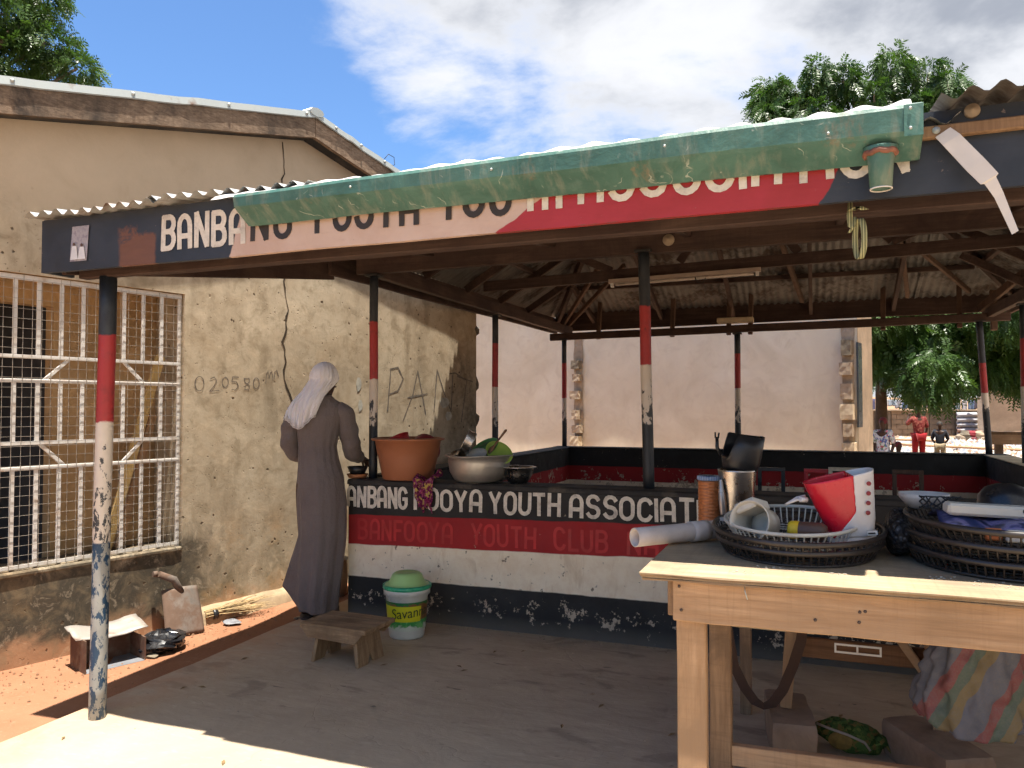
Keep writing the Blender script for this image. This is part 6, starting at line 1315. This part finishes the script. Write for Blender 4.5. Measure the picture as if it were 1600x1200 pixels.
def limb(mb, a, b, r0, r1, bend=.15, n=7):
    a = Vector(a); b = Vector(b); pts = []
    for i in range(n + 1):
        k = i / n; p = a.lerp(b, k); w = bend * (b - a).length * .3; p += Vector((nz(k * 2.5 + a.x, b.y), nz(k * 2.5 + a.y, b.x), nz(k * 2, b.z))) * w * math.sin(k * math.pi); pts.append(p)
    mb.tube(pts, [r0 + (r1 - r0) * i / n for i in range(n + 1)], 9)
def tree(name, base, label, trunk_top, r, clumps, n, size, mat, seed, droop=.5, nl=7):
    t = thing(name, base, label, 'tree'); mb = MB(); b = Vector(base); tt = Vector(trunk_top)
    mb.tube([b + Vector((0, 0, -.2)), b + Vector((0, 0, .05)), b.lerp(tt, .3) + Vector((.05, 0, 0)), b.lerp(tt, .65), tt], [r * 1.5, r * 1.25, r, r * .9, r * .75], 14); mb.build('trunk', BARK, t)
    mb = MB()
    for c, rr in clumps: limb(mb, tt - Vector((0, 0, .1)), Vector(c), r * .38, .02, .5)
    tag(mb.build('limbs', BARK, t), kind='stuff'); leaves('crown', t, clumps, n, size, mat, droop, nl, seed); return t
def trees():
    rng = random.Random(4)
    cl = [((-.54, 15.7, 7.05), (.42, .5, .85)), ((-.08, 15.8, 6.6), (.36, .45, .5)), ((.46, 15.9, 7.1), (.40, .5, .80)), ((1.28, 16.2, 6.8), (.45, .5, .55)), ((1.78, 16.4, 7.25), (.50, .55, .85)), ((2.1, 16.5, 6.9), (.42, .5, .6)), ((2.6, 16.8, 6.85), (.34, .4, .5))]
    top = []
    for c, r in cl:
        for q in range(6): top.append(((c[0] + rng.uniform(-.8, .8) * r[0], c[1] + rng.uniform(-.6, .6) * r[1], c[2] + rng.uniform(-.75, .8) * r[2]), (r[0] * rng.uniform(.35, .65), r[1] * .55, r[2] * rng.uniform(.25, .5))))
    cl = top
    for i in range(34):
        a = rng.uniform(0, 6.28); k = math.sqrt(rng.random()); x = 2.9 + 3.3 * k * math.cos(a); y = 17.4 + 2.6 * k * math.sin(a); z = rng.uniform(2.6, 6.0); s = rng.uniform(.8, 1.25); cl.append(((x, y, z), (s, s, s * .8)))
    for i in range(16): x = 1.35 + .30 * i + rng.uniform(-.2, .2); cl.append(((x, 15.7 + .25 * i * .5 + rng.uniform(-.5, .8), 2.15 + rng.uniform(-.18, .35) + (.2 if i < 2 else 0)), (.55, .6, .55)))
    cl += cl[:42] + [((-.4, 15.7, 6.0), (.7, .8, .5)), ((.6, 15.9, 5.9), (.9, .8, .5)), ((1.7, 16.4, 6.0), (1.0, .9, .5))]
    tree('neem_tree', (1.16, 16.9, -.2), 'large green neem tree with low drooping crown at the right behind the shelter', (1.30, 17.0, 2.7), .115, cl, 40000, .24, LEAF, 3, .9, 7)
    cl = [((-12.15, 8.75, 7.75), (.62, .6, .42)), ((-11.62, 9.1, 7.35), (.45, .45, .30)), ((-11.18, 9.35, 6.95), (.30, .32, .22)), ((-12.1, 8.8, 7.05), (.6, .55, .34)), ((-11.6, 9.1, 8.15), (.34, .34, .24)), ((-12.6, 8.4, 7.4), (.6, .6, .5)), ((-12.0, 8.9, 6.45), (.5, .45, .26)), ((-12.5, 8.5, 6.2), (.6, .5, .4)), ((-13, 8, 6.2), (1, 1, 1)), ((-12.5, 8.6, 8.3), (.6, .5, .4))]
    tree('leafy_tree', (-13.6, 7.6, -.2), 'green tree rising behind the left house roof', (-13.2, 7.8, 5.0), .22, cl, 6500, .21, LEAF2, 5, .3, 6)
    # background greenery far behind
    for i, (x, y, s) in enumerate(((12, 96, 4.2), (20, 100, 5), (30, 90, 4.4), (3, 104, 4.6), (40, 96, 5.2))):
        tree('distant_tree', (x, y, -.4), ['distant tree straight behind the clothes line', 'distant tree right of the clothes line', 'distant tree behind the plaster wall', 'distant tree near the neem trunk', 'distant tree at the far right edge'][i], (x, y, 3), .25, [((x + rng.uniform(-s, s) * .6, y + rng.uniform(-1, 1), 4.4 + rng.uniform(-.6, 1.2)), (s * .5, s * .5, s * .42)) for _ in range(7)], 900, .8, LEAF, 20 + i, .3, 4)
trees()

# ---------------------------------------------------------------- yard behind
def yard():
    BRK = plain_plaster('mud_block_wall', (.34, .25, .17), 2); BR2 = plain_plaster('grey_block_wall', (.27, .22, .17), 2); OR = plain_plaster('orange_plaster', (.50, .36, .235), .8)
    a = Vector((3.2, 50.0, 0)); d = Vector((.965, .26, 0)).normalized(); L = 7.4; n = Vector((d.y, -d.x, 0)); M = Matrix.Translation(a) @ frame3(d, -n, Vector((0, 0, 1))).to_4x4()
    s = thing('block_shed', a, 'low grey-brown block shed with flat roof behind the people', 'shed')
    MB().box((-3, .04, -.4), (L, 4, 1.2), M).build('wall', BR2, s)
    for i, (x0, x1, z1, m_) in enumerate(((-3, .1, 1.18, BRK), (.15, 1.0, 1.15, BR2), (1.05, 3.1, 1.22, BRK), (3.15, 4.5, 1.15, BR2), (5.9, 7.3, 1.12, BRK))):
        z = -.4; r = 0
        while z < z1 - .05:
            x = x0 - (.0 if r % 2 else .3)
            while x < x1: MB().box((max(x, x0) + .01, -.05 + random.uniform(-.012, .012), z + .01), (min(x + .58, x1) - .004, .036, min(z + .27, z1)), M).build('block', m_, s); x += .59
            z += .28; r += 1
    MB().box((-3.2, -.3, 1.225), (L + .3, 4.2, 1.29), M).build('roof_slab', BLOCK, s)
    t = thing('white_sacks', M @ Vector((5.2, -.5, -.3)), 'stack of pale sacks and sheeting leaning on the block shed', 'sacks'); WS = pattern('white_plastic_sheeting', [(.50, .50, .52), (.40, .40, .42), (.36, .24, .20), (.52, .52, .54)], 2)
    for i in range(5): MB().grid(lambda u, v: M @ Vector((4.5 + 1.1 * u, -.25 - .14 * math.sin(v * math.pi) - .04 * nz(u * 5, v * 4 + i), -.3 + .29 * i + .27 * v)), 8, 5).build('sack', WS, t, solid=.05)
    MB().grid(lambda u, v: M @ Vector((5.65 + .5 * u, -.35 - .06 * nz(u * 4, v * 5), -.1 + 1.35 * v)), 6, 8).build('white_sheet', simple('white_cloth', (.55, .55, .57), .8), t, solid=.02)
    t = thing('clothes_line', (6, 58, -.3), 'line of washing in many colours seen above the shed roof', 'clothes line'); rg = random.Random(8)
    p0, p1 = Vector((3.4, 56.0, 1.98)), Vector((11.2, 58.6, 2.0))
    for q in (p0, p1): MB().tube([(q.x, q.y, -.4), (q.x, q.y, q.z + .05)], .05, 8).build('pole', TABD, t)
    MB().tube([p0.lerp(p1, i / 10) - Vector((0, 0, .12 * math.sin(math.pi * i / 10))) for i in range(11)], .012, 5).build('line', CAPM, t)
    cols = [(.10, .09, .16), (.42, .12, .13), (.42, .40, .42), (.05, .05, .07), (.36, .28, .31), (.12, .17, .27), (.46, .44, .42), (.45, .17, .19), (.07, .06, .08), (.30, .34, .38)]
    for i in range(19):
        k = .03 + .0505 * i; w = rg.uniform(.28, .52); h = rg.uniform(.3, .85); q = p0.lerp(p1, k) - Vector((0, 0, .12 * math.sin(math.pi * k))); dd = (p1 - p0).normalized()
        MB().grid(lambda u, v: q + dd * w * (u - .5) * (1 - .25 * v * math.sin(u * 7 + i)) + Vector((.02 * nz(u * 4 + i, v * 3), .06 * math.sin(u * 9 + i) * v, .0 - h * v * (1 + .2 * nz(u * 3, i)))), 8, 6).build('garment', fabric('garment_%d' % i, cols[(i * 3) % 10]), t, solid=.02)
    mb = MB(); mb.grid(lambda u, v: (-6 + 40 * u, 66 + 14 * v, -.4 + 2.7 * v + .35 * nz(u * 12, v * 3)), 40, 6); tag(mb.build('earth_bank', plain_plaster('dry_tan_earth', (.36, .22, .135), .6)), 'low orange earth bank beyond the shed', kind='structure')
    w = thing('plastered_hut', (9.5, 46.5, -.3), 'sunlit orange-beige plastered hut at the far right', 'hut')
    a = Vector((8.0, 46.6, 0)); d = Vector((.985, -.17, 0)).normalized(); n = Vector((d.y, -d.x, 0)); M2 = Matrix.Translation(a) @ frame3(d, -n, Vector((0, 0, 1))).to_4x4()
    MB().box((0, 0, -.4), (9, 4, 2.9), M2).build('wall', OR, w); MB().box((-.06, -.05, -.4), (.35, -.002, 2.9), M2).build('corner_pier', PLSIDE, w); MB().box((-.3, -.35, 2.9), (9.2, 4.2, 3.0), M2).build('roof_edge', GALVD, w)
    t = thing('timber_bench', (4.6, 20.6, -.2), 'rough timber bench table before the plastered hut', 'bench'); MB().box((3.70, 20.3, .80), (6.2, 21.0, .86)).build('bench_top', TABD, t); MB().box((3.70, 20.28, .58), (6.2, 20.32, .80)).build('bench_apron', TABX, t)
    for x in (3.80, 6.0): MB().box((x, 20.33, -.3), (x + .16, 20.45, .80)).build('leg', TABD, t)
    for i, (p, q, r_, lab) in enumerate((((2.2, 36.5, .10), (5.2, 37.2, .0), .05, 'upper timber pole lying behind the people'), ((2.3, 34.2, .0), (7.4, 33.6, -.16), .05, 'lower long timber pole lying behind the people'))): tag(MB().tube([p, q], r_, 8).build('timber_pole', TABX), lab, 'pole')
    mb = MB(); rg = random.Random(2)
    for i in range(3200):
        y = rg.uniform(27, 47); x = y * rg.uniform(.05, .24); s_ = rg.uniform(.05, .2); a = rg.uniform(0, 3.14); ca, sa = math.cos(a) * s_, math.sin(a) * s_; h = rg.uniform(.4, 1.1) * s_
        z = -.26; mb.add([(x - ca, y - sa, z), (x + sa, y - ca, z), (x + ca, y + sa, z + h * .4), (x - sa, y + ca, z), (x + ca * .1, y, z + h)], [(0, 1, 4), (1, 2, 4), (2, 3, 4), (3, 0, 4)])
    tag(mb.build('rubble', pattern('pale_rubbish', [(.50, .47, .43), (.34, .28, .22), (.54, .52, .50), (.30, .20, .14), (.24, .26, .30)], 4)), 'pale rubble and litter spread over the yard', kind='stuff')
    t = thing('stone_heap', (8, 45, -.25), 'dark heap of cloth and stones by the shed', 'heap')
    for i in range(7): MB().grid(lambda u, v: Vector((6.9 + .25 * i - .8 * (i > 3), 44.6, -.1 + .16 * (i > 3))) + Vector((.34 * math.cos(6.28 * u) * math.sin(3.14 * v), .3 * math.sin(6.28 * u) * math.sin(3.14 * v), .2 * math.cos(3.14 * v))) * (1 + .4 * nz(u * 4 + i, v * 4)), 10, 6, False, True).build('stone', (BLOCK, DARKBLK, DKRED)[i % 3], t)
yard()

# ---------------------------------------------------------------- grit and footing
def grit():
    h = [o for o in ORG if o.name == 'plastered_house'][0]
    mb = MB(); k = 60; vs = []
    for i in range(k + 1):
        t = .95 + 2.3 * i / k; w = .075 + .03 * nz(t * 3, 4) + .015 * nz(t * 11, 2); z = .0 + .04 * (i / k) + .015 * nz(t * 5, 1)
        vs += [hp(t, -.01, z + .03), hp(t, w * .7, z + .015 + .008 * nz(t * 15)), hp(t, w, z - .012), hp(t, w + .012, -.12)]
    mb.add(vs, [(i*4+a, i*4+4+a, i*4+5+a, i*4+1+a) for i in range(k) for a in range(3)], True); mb.build('footing_ledge', plain_plaster('crumbling_footing', (.40, .30, .19), 7), h)
    rg = random.Random(31); mb = MB()
    def bit(x, y, z, r):
        a = rg.uniform(0, 6.28); P = []
        for i in range(5): q = a + i * 1.257; rr = r * rg.uniform(.6, 1.2); P.append((x + rr * math.cos(q), y + rr * math.sin(q) * .8, z - .002))
        mb.add(P + [(x + r * .1, y, z + r * rg.uniform(.4, .9))], [(i, (i + 1) % 5, 5) for i in range(5)])
    for i in range(900):
        t = rg.uniform(-1.2, 3); n = abs(rg.gauss(0, .33)) + .03; p = hp(t, n, 0)
        if p.x < -3.22: bit(p.x, p.y, -.068 + .018 * nz(p.x * 1.7, p.y * 1.7), rg.choice((.003, .004, .006, .010)))
    tag(mb.build('earth_grit', plain_plaster('earth_crumbs', (.30, .17, .10), 30)), 'loose crumbs of red earth along the house wall', kind='stuff')
    mb = MB()
    for i in range(260): bit(rg.uniform(-3.1, 1.2), rg.uniform(1.6, 4.6), .002, rg.choice((.002, .003, .004, .006)))
    for i in range(140): bit(rg.uniform(-3.15, -.6), 4.62 - abs(rg.gauss(0, .06)), .002, rg.choice((.003, .005, .007)))
    tag(mb.build('floor_grit', plain_plaster('dusty_grit', (.34, .27, .20), 30)), 'scattered grit and crumbs on the concrete', kind='stuff')
    mb = MB()
    for i in range(26):
        x, y = rg.uniform(-3.0, .2), rg.uniform(1.9, 4.5); a = rg.uniform(0, 6.28); L = rg.uniform(.015, .03); d = Vector((math.cos(a), math.sin(a), 0)); w = Vector((-d.y, d.x, 0)) * L * .3; c = Vector((x, y, .003))
        mb.add([c - d * L, c + w + Vector((0, 0, .004)), c + d * L, c - w + Vector((0, 0, .002))], [(0, 1, 2), (0, 2, 3)])
    tag(mb.build('leaf_litter', simple('dry_leaf', (.20, .13, .06), .8, .3, 40)), 'few dry leaf bits fallen on the concrete', kind='stuff')
grit()

# ---------------------------------------------------------------- houses further round to the right
def village():
    for i, (x, y, w, dp, hh, rz, c, lab) in enumerate(((20, 38, 8, 5, 2.7, .2, (.50, .40, .29), 'tan village house beyond the right end of the shelter'), (31, 27, 9, 5, 2.8, .75, (.55, .46, .36), 'pale village house furthest to the right'), (27, 52, 10, 6, 2.9, .1, (.42, .30, .21), 'brown village house behind the plastered hut'))):
        h = thing('village_house', (x, y, -.25), lab, 'house', 'village houses in the distance'); M = Matrix.Translation((x, y, -.25)) @ Matrix.Rotation(rz, 4, 'Z'); m_ = plain_plaster('village_plaster_%d' % i, c, 1)
        MB().box((-w / 2, 0, -.2), (w / 2, dp, hh), M).build('wall', m_, h)
        for x0 in (-w * .32, w * .3):
            q = MB().box((x0 - .5, -.03, 1.0), (x0 + .5, -.004, 2.0), M).build('window', DARK, h); MB().box((x0 - .58, -.06, .93), (x0 + .58, -.031, .995), M).build('sill', m_, q)
        q = MB().box((-.45, -.03, -.1), (.45, -.004, 2.05), M).build('door', DWL, h); MB().box((.3, -.06, .95), (.36, -.031, 1.05), M).build('handle', FLASH, q)
        mb = MB(); e, p = hh, hh + 1.0; o = .5
        mb.add([M @ Vector(v) for v in ((-w/2-o, -o, e - .1), (w/2+o, -o, e - .1), (w/2+o, dp/2, p), (-w/2-o, dp/2, p), (-w/2-o, dp+o, e - .1), (w/2+o, dp+o, e - .1))], [(0, 1, 2, 3), (3, 2, 5, 4)]); mb.build('roof', GALVD, h, solid=.05)
        MB().add([M @ Vector(v) for v in ((-w/2, 0, e), (-w/2, dp, e), (-w/2, dp/2, p - .05))], [(0, 1, 2)]).build('gable', m_, h, solid=.1)
        MB().add([M @ Vector(v) for v in ((w/2, 0, e), (w/2, dp, e), (w/2, dp/2, p - .05))], [(0, 1, 2)]).build('gable', m_, h, solid=.1)
village()
